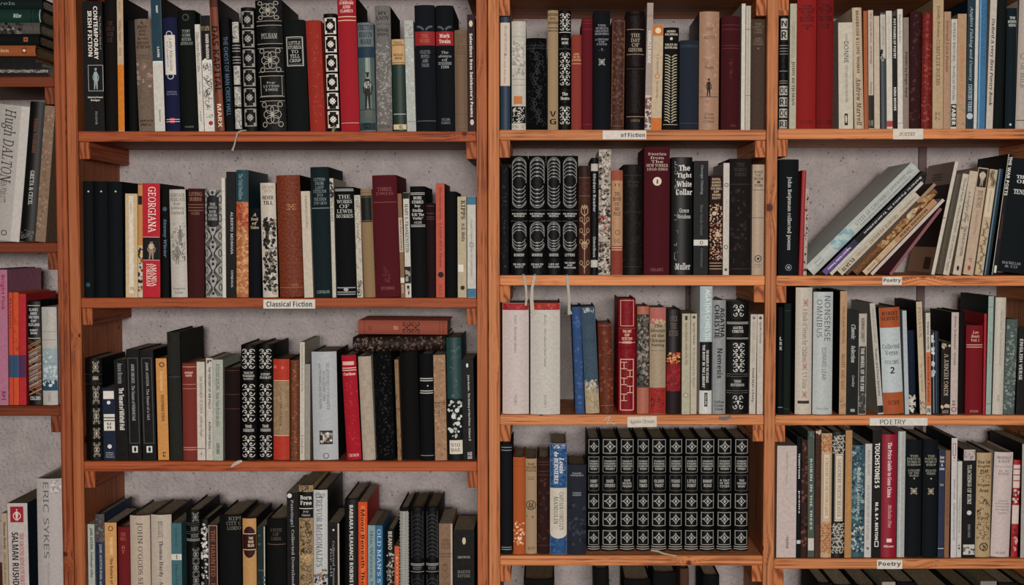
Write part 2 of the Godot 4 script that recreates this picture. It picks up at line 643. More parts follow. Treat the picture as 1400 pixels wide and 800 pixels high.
func do_op(o: Array):
	var w: float = c.w
	match o[0]:
		"B":    # patch: y0 y1 colour [u0 u1]
			var u0: float = o[4] if o.size() > 4 else -0.985
			var u1: float = o[5] if o.size() > 5 else 0.985
			ink_rect(fresh("1", o[3]), u0 * w / 2, yy(o[1]), u1 * w / 2, yy(o[2]))
		"C":    # patch over patches
			ink_rect(fresh("2", o[3]), o[4] * w / 2, yy(o[1]), o[5] * w / 2, yy(o[2]))
		"T", "U":    # text y0 y1 colour size [u] [font]
			var u: float = o[6] if o.size() > 6 else 0.0
			var f: String = o[7] if o.size() > 7 else "r"
			ink_text("4" + o[4], o[1], f, o[0], u * w / 2, (yy(o[2]) + yy(o[3])) / 2, absf(yy(o[2]) - yy(o[3])), o[5] * w)
		"H":    # lines|of|text y0 y1 colour width [u] [font]
			var u: float = o[6] if o.size() > 6 else 0.0
			var f: String = o[7] if o.size() > 7 else "r"
			var lines: PackedStringArray = (o[1] as String).split("|")
			var ya := yy(o[2])
			var yb := yy(o[3])
			var step := (ya - yb) / lines.size()
			var longest := 1
			for l in lines:
				longest = maxi(longest, l.length())
			for i in lines.size():
				if lines[i] == "":
					continue
				var share := sqrt(lines[i].length() / float(longest))
				ink_text("4" + o[4], lines[i], f, "H", u * w / 2, ya - step * (i + 0.5), o[5] * w * share, absf(step) * (0.72 if lines.size() > 1 else 1.0))
		"L":    # rules across: colour thickness(px) y...
			for k in range(3, o.size()):
				var t: float = o[2] * c.h / absf(c.a - c.z) / 2.0
				ink_rect(fresh("3", o[1]), -w * 0.47, yy(o[k]) - t, w * 0.47, yy(o[k]) + t)
		"F":    # frame y0 y1 u0 u1 colour thickness(px)
			var t: float = o[6] * c.h / absf(c.a - c.z)
			ink_line(fresh("3", o[5]), [Vector2(o[3] * w / 2, yy(o[1])), Vector2(0, yy(o[1])), Vector2(o[4] * w / 2, yy(o[1])), Vector2(o[4] * w / 2, yy(o[2])), Vector2(0, yy(o[2])), Vector2(o[3] * w / 2, yy(o[2]))], t, true)
		"D":    # disc y u radius(px) colour
			var r: float = o[3] * c.h / absf(c.a - c.z)
			ink_disc(fresh("3", o[4]), o[2] * w / 2, yy(o[1]), r, r, 14)
		"G":    # ring y u radius(px) colour thickness
			var r: float = o[3] * c.h / absf(c.a - c.z)
			ink_ring(fresh("3", o[4]), o[2] * w / 2, yy(o[1]), r, r, o[5] * c.h / absf(c.a - c.z), 0.0, TAU, 16)
		"X":    # blotches y0 y1 [colours] count size(px) [u0 u1]
			var u0: float = o[6] if o.size() > 6 else -0.95
			var u1: float = o[7] if o.size() > 7 else 0.95
			var many: bool = o[5] > 2.7 and o[4] > 7
			for i in (o[4] * 3 if many else o[4]):
				var cc: String = o[3][i % o[3].size()]
				var r: float = o[5] * c.h / absf(c.a - c.z) * rng.randf_range(0.5, 1.3) * (0.52 if many else 1.0)
				var lo := minf(yy(o[1]), yy(o[2])) + r * 0.7
				var hi := maxf(yy(o[1]), yy(o[2])) - r * 0.7
				ink_blob("2" + cc, clampf(rng.randf_range(u0, u1) * w / 2, -w * 0.47 + r * 0.4, w * 0.47 - r * 0.4), rng.randf_range(lo, hi), minf(r, w * 0.35), r)
		"S":    # pen scribble y0 y1 colour count [u0 u1]
			var u0: float = o[5] if o.size() > 5 else -0.8
			var u1: float = o[6] if o.size() > 6 else 0.8
			for i in o[4]:
				var p := Vector2(rng.randf_range(u0, u1) * w / 2, rng.randf_range(minf(yy(o[1]), yy(o[2])), maxf(yy(o[1]), yy(o[2]))))
				var pts := [p]
				var a := rng.randf() * TAU
				var bend := rng.randf_range(-0.9, 0.9)
				for k in 6:
					a += bend
					p += Vector2(cos(a), sin(a)) * 0.0016
					p.x = clampf(p.x, minf(u0, u1) * w / 2, maxf(u0, u1) * w / 2)
					p.y = clampf(p.y, minf(yy(o[1]), yy(o[2])), maxf(yy(o[1]), yy(o[2])))
					pts.append(p)
				ink_line("3" + o[3], pts, rng.randf_range(0.0004, 0.0010))
		"O":    # ornament type y0 y1 colour [u0 u1]
			var u0: float = (o[5] if o.size() > 5 else -0.8) * w / 2
			var u1: float = (o[6] if o.size() > 6 else 0.8) * w / 2
			ornament(o[1], fresh("3", o[4]), u0, minf(yy(o[2]), yy(o[3])), u1, maxf(yy(o[2]), yy(o[3])))
		"R":    # raised bands at y...
			var bm := band_mesh()
			for k in range(1, o.size()):
				var r := mesh_node("raised_band", bm, c.cover_mat, c.root)
				r.position = Vector3(0, yy(o[k]), 0)
		"K":    # patch on the cover that faces left: y0 y1 colour z0 z1 (as shares of the depth)
			var st := SurfaceTool.new()
			st.begin(Mesh.PRIMITIVE_TRIANGLES)
			c.layers = c.get("layers", 0) + 1
			var x: float = -w / 2 - 0.00012 * c.layers
			var q := [Vector3(x, yy(o[1]), -c.d * o[4]), Vector3(x, yy(o[1]), -c.d * o[5]), Vector3(x, yy(o[2]), -c.d * o[5]), Vector3(x, yy(o[2]), -c.d * o[4])]
			face(st, q, Vector3(-1, 0, 0), 2, 1, Vector2.ZERO, 1.0)
			mesh_node("cover_print", st.commit(), mat(o[3], "ink"), c.root)

func ornament(kind: String, key: String, x0: float, y0: float, x1: float, y1: float):
	var cx := (x0 + x1) / 2
	var cy := (y0 + y1) / 2
	var hw := (x1 - x0) / 2
	var hh := (y1 - y0) / 2
	var th := clampf(hw * 0.09, 0.0004, 0.0011)
	match kind:
		"diamond":
			var k := minf(hw, hh)
			ink_line(key, [Vector2(cx, cy + k * 0.62), Vector2(cx + k * 0.6, cy), Vector2(cx, cy - k * 0.62), Vector2(cx - k * 0.6, cy)], th * 1.5, true)
			ink_disc(key, cx, cy, k * 0.2, k * 0.3, 6)
			for e in [[0, 0.74], [0, -0.74], [0.72, 0], [-0.72, 0]]:
				ink_disc(key, cx + k * e[0], cy + k * e[1], k * 0.13, k * 0.13, 5)
			ink_line(key, [Vector2(x0, y0), Vector2(cx, y0), Vector2(x1, y0), Vector2(x1, y1), Vector2(cx, y1), Vector2(x0, y1)], th * 1.1, true)
		"panel":
			ink_line(key, [Vector2(x0, y0), Vector2(cx, y0), Vector2(x1, y0), Vector2(x1, y1), Vector2(cx, y1), Vector2(x0, y1)], th * 1.6, true)
			var k := minf(hw, hh)
			ink_disc(key, cx, cy, k * 0.24, k * 0.24, 8)
			for i in 4:
				var a := PI / 4 + i * PI / 2
				ink_disc(key, cx + cos(a) * k * 0.4, cy + sin(a) * k * 0.4, k * 0.2, k * 0.2, 7)
				var b := i * PI / 2
				ink_disc(key, cx + cos(b) * k * 0.5, cy + sin(b) * k * 0.52, k * 0.15, k * 0.15, 7)
				ink_disc(key, cx + cos(a) * hw * 1.1, cy + sin(a) * hh * 1.1, hw * 0.2, hh * 0.2, 6)
		"flower":
			for i in 6:
				var a := i * TAU / 6
				ink_ring(key, cx + cos(a) * hw * 0.45, cy + sin(a) * hh * 0.45, hw * 0.38, hh * 0.32, th, 0, TAU, 9)
			ink_disc(key, cx, cy, hw * 0.2, hh * 0.16, 7)
			for e in [[-1, -1], [1, -1], [-1, 1], [1, 1]]:
				ink_ring(key, cx + e[0] * hw * 0.75, cy + e[1] * hh * 0.78, hw * 0.22, hh * 0.2, th, 0, TAU, 7)
		"scroll":
			var rows := maxi(1, int(round(hh / hw)))
			for r in rows:
				var yc := y0 + (r + 0.5) * (y1 - y0) / rows
				var rh := hh / rows
				for s in [-1.0, 1.0]:
					for t in [-1.0, 1.0]:
						var pts := []
						for i in 11:
							var a: float = i / 10.0 * 4.6
							var q := 0.5 * (1.0 - i / 14.0)
							pts.append(Vector2(cx + s * (hw * 0.5 + cos(a) * hw * q * 0.95), yc + t * (rh * 0.5 + sin(a) * rh * q * 0.95)))
						ink_line(key, pts, th * 1.3)
						ink_disc(key, cx + s * hw * 0.5, yc + t * rh * 0.5, hw * 0.13, rh * 0.1, 5)
				ink_disc(key, cx, yc, hw * 0.16, rh * 0.34, 6)
				ink_line(key, [Vector2(cx - hw * 0.9, yc), Vector2(cx, yc + rh * 0.2), Vector2(cx + hw * 0.9, yc)], th)
		"rings":
			var pts := []
			for i in 25:
				var a := TAU * i / 24
				pts.append(Vector2(cx + cos(a) * hw, cy + signf(sin(a)) * (hh - hw) + sin(a) * hw))
			ink_line(key, pts, th)
			var n := int(round(hh / hw * 2.9))
			for i in n:
				var y := lerpf(y0 + hw, y1 - hw, i / float(maxi(1, n - 1)))
				var up := 1.0 if y > cy else -1.0
				ink_ring(key, cx, y, hw * 0.9, hw * 0.75, th * 0.95, 0.2 * up, (PI - 0.2) * up, 9)
				ink_disc(key, cx, y + hw * 0.7 * up, hw * 0.28, hw * 0.12, 6)
		"arcs":
			var n := int(round(hh / hw * 2.4))
			for i in n:
				var y := lerpf(y0, y1 - hw * 0.6, i / float(n))
				ink_ring(key, cx, y, hw * 0.9, hw * 0.8, th, 0.1, PI - 0.1, 9)
			ink_line(key, [Vector2(x0, y0), Vector2(x0, y1)], th)
			ink_line(key, [Vector2(x1, y0), Vector2(x1, y1)], th)
		"tulip":
			ink_line(key, [Vector2(cx, y0), Vector2(cx, y1 - hh * 0.3)], th)
			for e in [[y1 - hh * 0.32, 1.0], [cy - hh * 0.25, 0.75]]:
				var yc: float = e[0]
				var k: float = e[1] * hw
				ink_line(key, [Vector2(cx, yc - k), Vector2(cx - k * 0.6, yc - k * 0.4), Vector2(cx - k * 0.62, yc + k * 0.3), Vector2(cx - k * 0.4, yc + k), Vector2(cx - k * 0.18, yc + k * 0.3), Vector2(cx, yc + k * 1.1), Vector2(cx + k * 0.18, yc + k * 0.3), Vector2(cx + k * 0.4, yc + k), Vector2(cx + k * 0.62, yc + k * 0.3), Vector2(cx + k * 0.6, yc - k * 0.4)], th * 1.4, true)
			for s in [-1.0, 1.0]:
				for q in [0.25, 0.55, -0.05, -0.62]:
					ink_ring(key, cx + s * hw * 0.62, cy + q * hh - hh * 0.1, hw * 0.26, hh * 0.06, th, 0, TAU, 8)
					ink_line(key, [Vector2(cx, cy + q * hh - hh * 0.25), Vector2(cx + s * hw * 0.5, cy + q * hh - hh * 0.14)], th)
		"damask":
			var n := maxi(1, int(round(hh / hw)))
			for r in n:
				var yc := y0 + (r + 0.5) * (y1 - y0) / n
				var rh := hh / n
				for s in [-1.0, 1.0]:
					for t in [0.0, 0.22, 0.44]:
						ink_line(key, [Vector2(cx + s * hw * (1.0 - t), yc - rh), Vector2(cx + s * hw * 0.1, yc - rh * t * 0.7), Vector2(cx + s * hw * (1.0 - t), yc + rh)], th * 1.3)
					ink_ring(key, cx + s * hw * 0.86, yc, hw * 0.16, rh * 0.42, th * 1.2, 0, TAU, 8)
				ink_disc(key, cx, yc + rh * 0.72, hw * 0.2, rh * 0.2, 6)
				ink_disc(key, cx, yc - rh * 0.72, hw * 0.2, rh * 0.2, 6)
		"chev":
			var n := int(round(hh / hw * 4.2))
			for i in n:
				var y := lerpf(y0, y1 - hw * 0.5, i / float(n))
				for s in [-1.0, 1.0]:
					ink_line(key, [Vector2(cx + s * hw * 0.15, y), Vector2(cx + s * hw * 0.5, y + hw * 0.3), Vector2(cx + s * hw * 0.92, y + hw * 0.38)], hw * 0.15)
		"check":
			var k := hw * 0.42
			var rows := int((y1 - y0) / k)
			for r in rows:
				for q in 5:
					ink_ring(key, x0 + (q + (0.5 if r % 2 else 0.0)) * hw * 0.42 + hw * 0.1, y0 + (r + 0.5) * k, hw * 0.15, k * 0.5, th * 0.9, 0, TAU, 6)
		"curl":
			var k := hw * 0.5
			var rows := int((y1 - y0) / k)
			for r in rows:
				for q in 3:
					var a := rng.randf() * TAU
					var x := clampf(x0 + (q + 0.5 + (0.25 if r % 2 else -0.2)) * hw * 0.66, x0 + k * 0.3, x1 - k * 0.3)
					ink_ring(key, x, y0 + (r + 0.5) * k, k * 0.55, k * 0.5, th * 1.6, a, a + 4.2, 8)
					ink_disc(key, x, y0 + (r + 0.5) * k, k * 0.15, k * 0.15, 5)
		"vine":
			var pts := []
			for i in 40:
				var t := i / 39.0
				pts.append(Vector2(cx + sin(t * TAU * hh / hw / 2.2) * hw * 0.5, lerpf(y0, y1, t)))
			ink_line(key, pts, th * 1.4)
			for i in range(2, 38, 2):
				var p: Vector2 = pts[i]
				var s := 1.0 if (i / 2) % 2 else -1.0
				ink_ring(key, clampf(p.x + s * hw * 0.32, x0, x1), p.y, hw * 0.26, hw * 0.3, th * 1.4, 0, TAU, 7)
		"fig":
			ink_disc(key, cx + hw * 0.05, y1 - hh * 0.2, hw * 0.26, hh * 0.15, 9)
			ink_rect(key, cx - hw * 0.36, y1 - hh * 0.14, cx + hw * 0.44, y1 - hh * 0.07)
			ink_line(key, [Vector2(cx - hw * 0.4, cy + hh * 0.5), Vector2(cx - hw * 0.85, cy + hh * 0.1), Vector2(cx - hw * 0.6, cy - hh * 0.15)], hw * 0.22)
			ink_line(key, [Vector2(cx + hw * 0.4, cy + hh * 0.5), Vector2(cx + hw * 0.9, cy + hh * 0.15), Vector2(cx + hw * 0.7, cy - hh * 0.2)], hw * 0.22)
			for tri in [[-0.45, 0.6, 0.45, 0.6, 0.6, -0.25], [-0.45, 0.6, 0.6, -0.25, -0.55, -0.25], [-0.5, -0.25, 0.0, -0.25, -0.3, -1.0], [-0.5, -0.25, -0.3, -1.0, -0.6, -1.0], [0.0, -0.25, 0.55, -0.25, 0.5, -1.0], [0.0, -0.25, 0.5, -1.0, 0.2, -1.0]]:
				ink_tri(key, Vector2(cx + hw * tri[0], cy + hh * tri[1]), Vector2(cx + hw * tri[2], cy + hh * tri[3]), Vector2(cx + hw * tri[4], cy + hh * tri[5]))
		"plaid", "plaidb":      # slanting threads of a tartan
			var up := 1.0 if kind == "plaid" else -1.0
			var y := y0
			var k := 0
			while y < y1 - hw * 0.9:
				var q := hw * (0.10 if k % 3 else 0.2)
				ink_line(key, [Vector2(x0, y if up > 0 else y + hw), Vector2(x1, y + hw if up > 0 else y)], q)
				y += hw * (0.32 if k % 3 else 0.75)
				k += 1
		"bird":   # small oval publisher's mark
			ink_disc(key, cx, cy, hw, hh, 12)

func band_mesh() -> ArrayMesh:
	var st := SurfaceTool.new()
	st.begin(Mesh.PRIMITIVE_TRIANGLES)
	var n := 8
	var prof := [[-0.0022, 0.0], [-0.0014, 0.0012], [0.0, 0.0017], [0.0014, 0.0012], [0.0022, 0.0]]
	for i in n:
		for j in 4:
			var q := []
			for e in [[i, j], [i + 1, j], [i + 1, j + 1], [i, j + 1]]:
				var u: float = e[0] / float(n) * 2.0 - 1.0
				var p: Array = prof[e[1]]
				q.append(Vector3(u * c.w * 0.49, p[0], -c.b * u * u + p[1] - 0.0002))
			var nn: Vector3 = (q[2] - q[0]).cross(q[3] - q[1]).normalized()
			if nn.z < 0:
				nn = -nn
			face(st, q, nn, 0, 1, Vector2.ZERO, 1.0)
	return st.commit()

func flush_ink():
	var keys: Array = c.ink.keys()
	for key in keys:
		var layer := int(key.substr(0, 1))
		var shade: String = key.substr(1).split("#")[0]
		var pts: PackedVector2Array = c.ink[key]
		var vs := PackedVector3Array()
		var ns := PackedVector3Array()
		var lim: float = c.w * 0.4995
		for p in pts:
			var x := clampf(p.x, -lim, lim)
			var y := clampf(p.y, 0.0004, c.h - 0.0004)
			vs.append(Vector3(x, y, -c.b * pow(2.0 * x / c.w, 2) + 0.0002 + 0.00008 * layer))
			ns.append(Vector3(8.0 * c.b * x / (c.w * c.w), 0, 1).normalized())
		var arr := []
		arr.resize(Mesh.ARRAY_MAX)
		arr[Mesh.ARRAY_VERTEX] = vs
		arr[Mesh.ARRAY_NORMAL] = ns
		var m := ArrayMesh.new()
		m.add_surface_from_arrays(Mesh.PRIMITIVE_TRIANGLES, arr)
		var called: String = ["spine", "spine_label", "spine_print", "spine_ornament", "title_lettering"][layer]
		var surf := "ink"
		if layer == 0:
			surf = c.kind
		elif layer == 1:
			surf = "p"
		elif shade in ["g", "s"]:
			surf = "foil"
		var o := mesh_node(called, m, mat(shade, surf), c.root)
		if layer in [2, 3] and not "#" in key:
			o.set_meta("kind", "stuff")

# builds one book; its foot centre of the spine is the origin, spine towards +z
func build_book(kind: String, w: float, h: float, d: float, shade: String, label: String, group: String, ops: Array, a: float, z: float, side := "") -> Node3D:
	var soft := kind == "p"
	var root := Node3D.new()
	root.name = numbered({"p": "paperback_book", "h": "hardback_book", "v": "hardback_book", "l": "leather_book", "j": "jacketed_book"}[kind])
	add_child(root)
	tag(root, label, "book", group)
	var b := 0.0003 if soft else clampf(w * (0.14 if kind in ["j"] else 0.2), 0.0008, 0.0055)
	if kind == "l":
		b = clampf(w * 0.24, 0.001, 0.007)
	var t := 0.0005 if soft else minf(0.0024, w * 0.14)
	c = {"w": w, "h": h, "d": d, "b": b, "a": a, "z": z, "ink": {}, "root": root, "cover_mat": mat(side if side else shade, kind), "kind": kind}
	var pts := PackedVector2Array()
	var n := 2 if soft else 14
	pts.append(Vector2(-w / 2, -d))
	if not soft and w > 0.008:
		pts.append(Vector2(-w / 2, -b - 0.0085))
		pts.append(Vector2(-w / 2 + 0.0010, -b - 0.0055))
		pts.append(Vector2(-w / 2, -b - 0.0025))
	for i in n + 1:
		var u := i / float(n) * 2.0 - 1.0
		pts.append(Vector2(u * w / 2, -b * u * u))
	if not soft and w > 0.008:
		pts.append(Vector2(w / 2, -b - 0.0025))
		pts.append(Vector2(w / 2 - 0.0010, -b - 0.0055))
		pts.append(Vector2(w / 2, -b - 0.0085))
	pts.append(Vector2(w / 2, -d))
	pts.append(Vector2(w / 2 - t, -d))
	var wi := w / 2 - t
	for i in 5:
		var u := 1.0 - i / 4.0 * 2.0
		pts.append(Vector2(u * wi, -b * u * u - t - (0.0 if soft else 0.0006)))
	pts.append(Vector2(-wi, -d))
	mesh_node("cover", sweep(pts, 0.0, h, 0.0002 if soft else 0.0005), c.cover_mat, root)
	# the block of pages
	var inset := 0.0006 if soft else 0.003
	var ph := h - 2.0 * inset
	var pz0 := -t - b - 0.001
	var pz1 := -d + inset * 1.3
	var pw := (w - 2.0 * t) * 0.985
	var pg := mesh_node("page_block", plank(Vector3(pw, ph, pz0 - pz1), 0.0002), mat(["a99b85", "8f8068", "b9ad9a"][int(w * 1e5 + h * 1e4) % 3], "pages"), root)
	pg.position = Vector3(0, h / 2, (pz0 + pz1) / 2)
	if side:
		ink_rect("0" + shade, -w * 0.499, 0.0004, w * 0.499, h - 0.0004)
	for o in ops:
		do_op(o)
	flush_ink()
	return root

func words(s: String) -> int:
	return s.replace(",", "").split(" ", false).size()

func shelf_words(row: String) -> String:
	return "on %s %s shelf" % [ordinal[int(row.substr(1)) - 1], bay_words[row.substr(0, 1)]]

# label: its looks, then its neighbours, then its shelf
func label_for(row: String, books: Array, i: int) -> String:
	var parts: PackedStringArray = (books[i][6] as String).split("|")
	var mine := parts[0] + (" " + parts[1] if parts.size() > 1 else "")
	if parts.size() > 2:
		return mine + " " + shelf_words(row)
	var shelf := " " + shelf_words(row)
	var l := (books[i - 1][6] as String).split("|")[0] if i > 0 else ""
	var r := (books[i + 1][6] as String).split("|")[0] if i + 1 < books.size() else ""
	var place := ""
	if l and r:
		place = " between %s and %s" % [l, r] if l != r else " between two %ss" % l
	elif r:
		place = " beside upright and " + r
	else:
		place = " beside " + l
	var s := mine + place + shelf
	if words(s) > 16:
		s = mine + " beside " + (r if r else l) + shelf
	if words(s) > 16:
		s = parts[0] + place + shelf
	return s

# kind, x0, x1 (foot), x of the left edge at the head (0 = upright), y of the head, colour, looks, marks, [extra]
func shelve(row: String, books: Array):
	var base: float = bases[row.substr(0, 1)][int(row.substr(1))]
	var y0: float = shelf_y(base)
	var geo := []
	for bk in books:
		var ex: Dictionary = bk[8] if bk.size() > 8 else {}
		var z: float = -ex.get("z", 0.006 + 0.006 * rng.randf())
		var xa: float = at(bk[1], base, z).x
		var xb: float = at(bk[2], base, z).x
		var yt: float = at(bk[1], bk[4], z).y
		var h: float = yt - y0
		var lean := 0.0
		if bk[3] != 0:
			var xt: float = at(bk[3], bk[4], z).x
			lean = clampf(atan((xt - xa) / h), -0.35, 0.35)
		geo.append([xa, xb, h, lean, z, ex])
	var bay: Array = {"L": [110, 652], "M": [683, 1046], "R": [1061.5, 1437], "A": [-155, 79]}[row.substr(0, 1)]
	var left: float = at(bay[0], 400, 0).x + 0.0008
	var right: float = at(bay[1], 400, 0).x - 0.0008
	for g in geo:      # nothing runs into the uprights
		g[0] = maxf(g[0], left)
		if g[0] + g[2] * tan(g[3]) < left:
			g[3] = atan((left - g[0]) / g[2])
		g[1] = minf(g[1], right)
		if g[1] + g[2] * tan(g[3]) > right:
			g[3] = atan((right - g[1]) / g[2])
	for i in range(1, geo.size()):      # neighbours may touch but not run into each other
		var p: Array = geo[i - 1]
		var q: Array = geo[i]
		var hm: float = minf(p[2], q[2])
		var gap: float = minf(q[0] - p[1], q[0] + hm * tan(q[3]) - p[1] - hm * tan(p[3])) - 0.0004
		if gap < 0.0:
			p[1] += gap * 0.5
			q[0] -= gap * 0.5
	for i in geo.size():
		var g: Array = geo[i]
		var bk: Array = books[i]
		var ex: Dictionary = g[5]
		var lean: float = g[3]
		var w: float = maxf(0.004, (g[1] - g[0]) * cos(lean))
		var h: float = g[2] / cos(lean) - (w * absf(sin(lean)) if absf(lean) > 0.1 else 0.0)
		var room: float = shelf_y(bases[row.substr(0, 1)][int(row.substr(1)) - 1]) - 0.0182 - y0 - 0.0012
		var sway: float = g[2] * tan(lean)
		if minf(g[0], g[0] + sway) < left + 0.0185 or maxf(g[1], g[1] + sway) > right - 0.0185:
			room -= 0.0306
		h = minf(h, room / cos(lean) - w * absf(sin(lean)))
		var d: float = minf(ex.get("d", clampf(h * 0.68, 0.10, 0.165)), 0.208 + g[4])
		var label := label_for(row, books, i)
		var o := build_book(bk[0], w, h, d, bk[5], label, ex.get("group", ""), bk[7], ex.get("a", base), bk[4], ex.get("side", ""))
		var rot := Basis(Vector3(0, 0, 1), -lean)
		var foot := Vector3(g[1] if lean > 0.0 else g[0], y0 + 0.0002, g[4])
		o.transform = Transform3D(rot, foot - rot * Vector3(w / 2 if lean > 0.0 else -w / 2, 0, 0))
		note_label(label, ex.get("group", ""))

func note_label(label: String, group: String):
	if words(label) > 16 or words(label) < 4:
		print("LABEL WORDS ", words(label), ": ", label)
	if label_seen.has(label) and group == "":
		print("LABEL TWICE: ", label)
	label_seen[label] = true

# a book leaning far over: x of the corner it rests on, degrees from upright, thickness and length in pixels; marks in percent of its length
func lean_book(row: String, kind: String, px: float, deg: float, thick: float, length: float, shade: String, label: String, ops: Array, z: float, d: float):
	var base: float = bases[row.substr(0, 1)][int(row.substr(1))]
	var k: float = (at(800, base, -z).x - at(700, base, -z).x) / 100.0
	var o := build_book(kind, thick * k, length * k, d, shade, label, "", ops, 0.0, 100.0)
	var rot := Basis(Vector3(0, 0, 1), -deg_to_rad(deg))
	var foot := at(px, base, -z)
	foot.y = shelf_y(base) + 0.0002
	o.transform = Transform3D(rot, foot - rot * Vector3(thick * k / 2, 0, 0))
	note_label(label, "")

# a book lying flat, spine outward: head end at px x1, from pixel row y1 (under side) to y0 (upper side); marks by pixel column
func flat_book(kind: String, x0: float, x1: float, y0: float, floor_y: float, thick: float, shade: String, label: String, ops: Array, z: float, d: float, tilt := 0.0, group := "") -> float:
	var a := at(x0, y0, -z)
	var b := at(x1, y0, -z)
	var o := build_book(kind, thick, b.x - a.x, d, shade, label, group, ops, x0, x1)
	o.transform = Transform3D(Basis(Vector3(0, 0, 1), -PI / 2 + tilt), Vector3(a.x, floor_y + thick / 2 + 0.0003, -z))
	note_label(label, group)
	return floor_y + thick + 0.0003

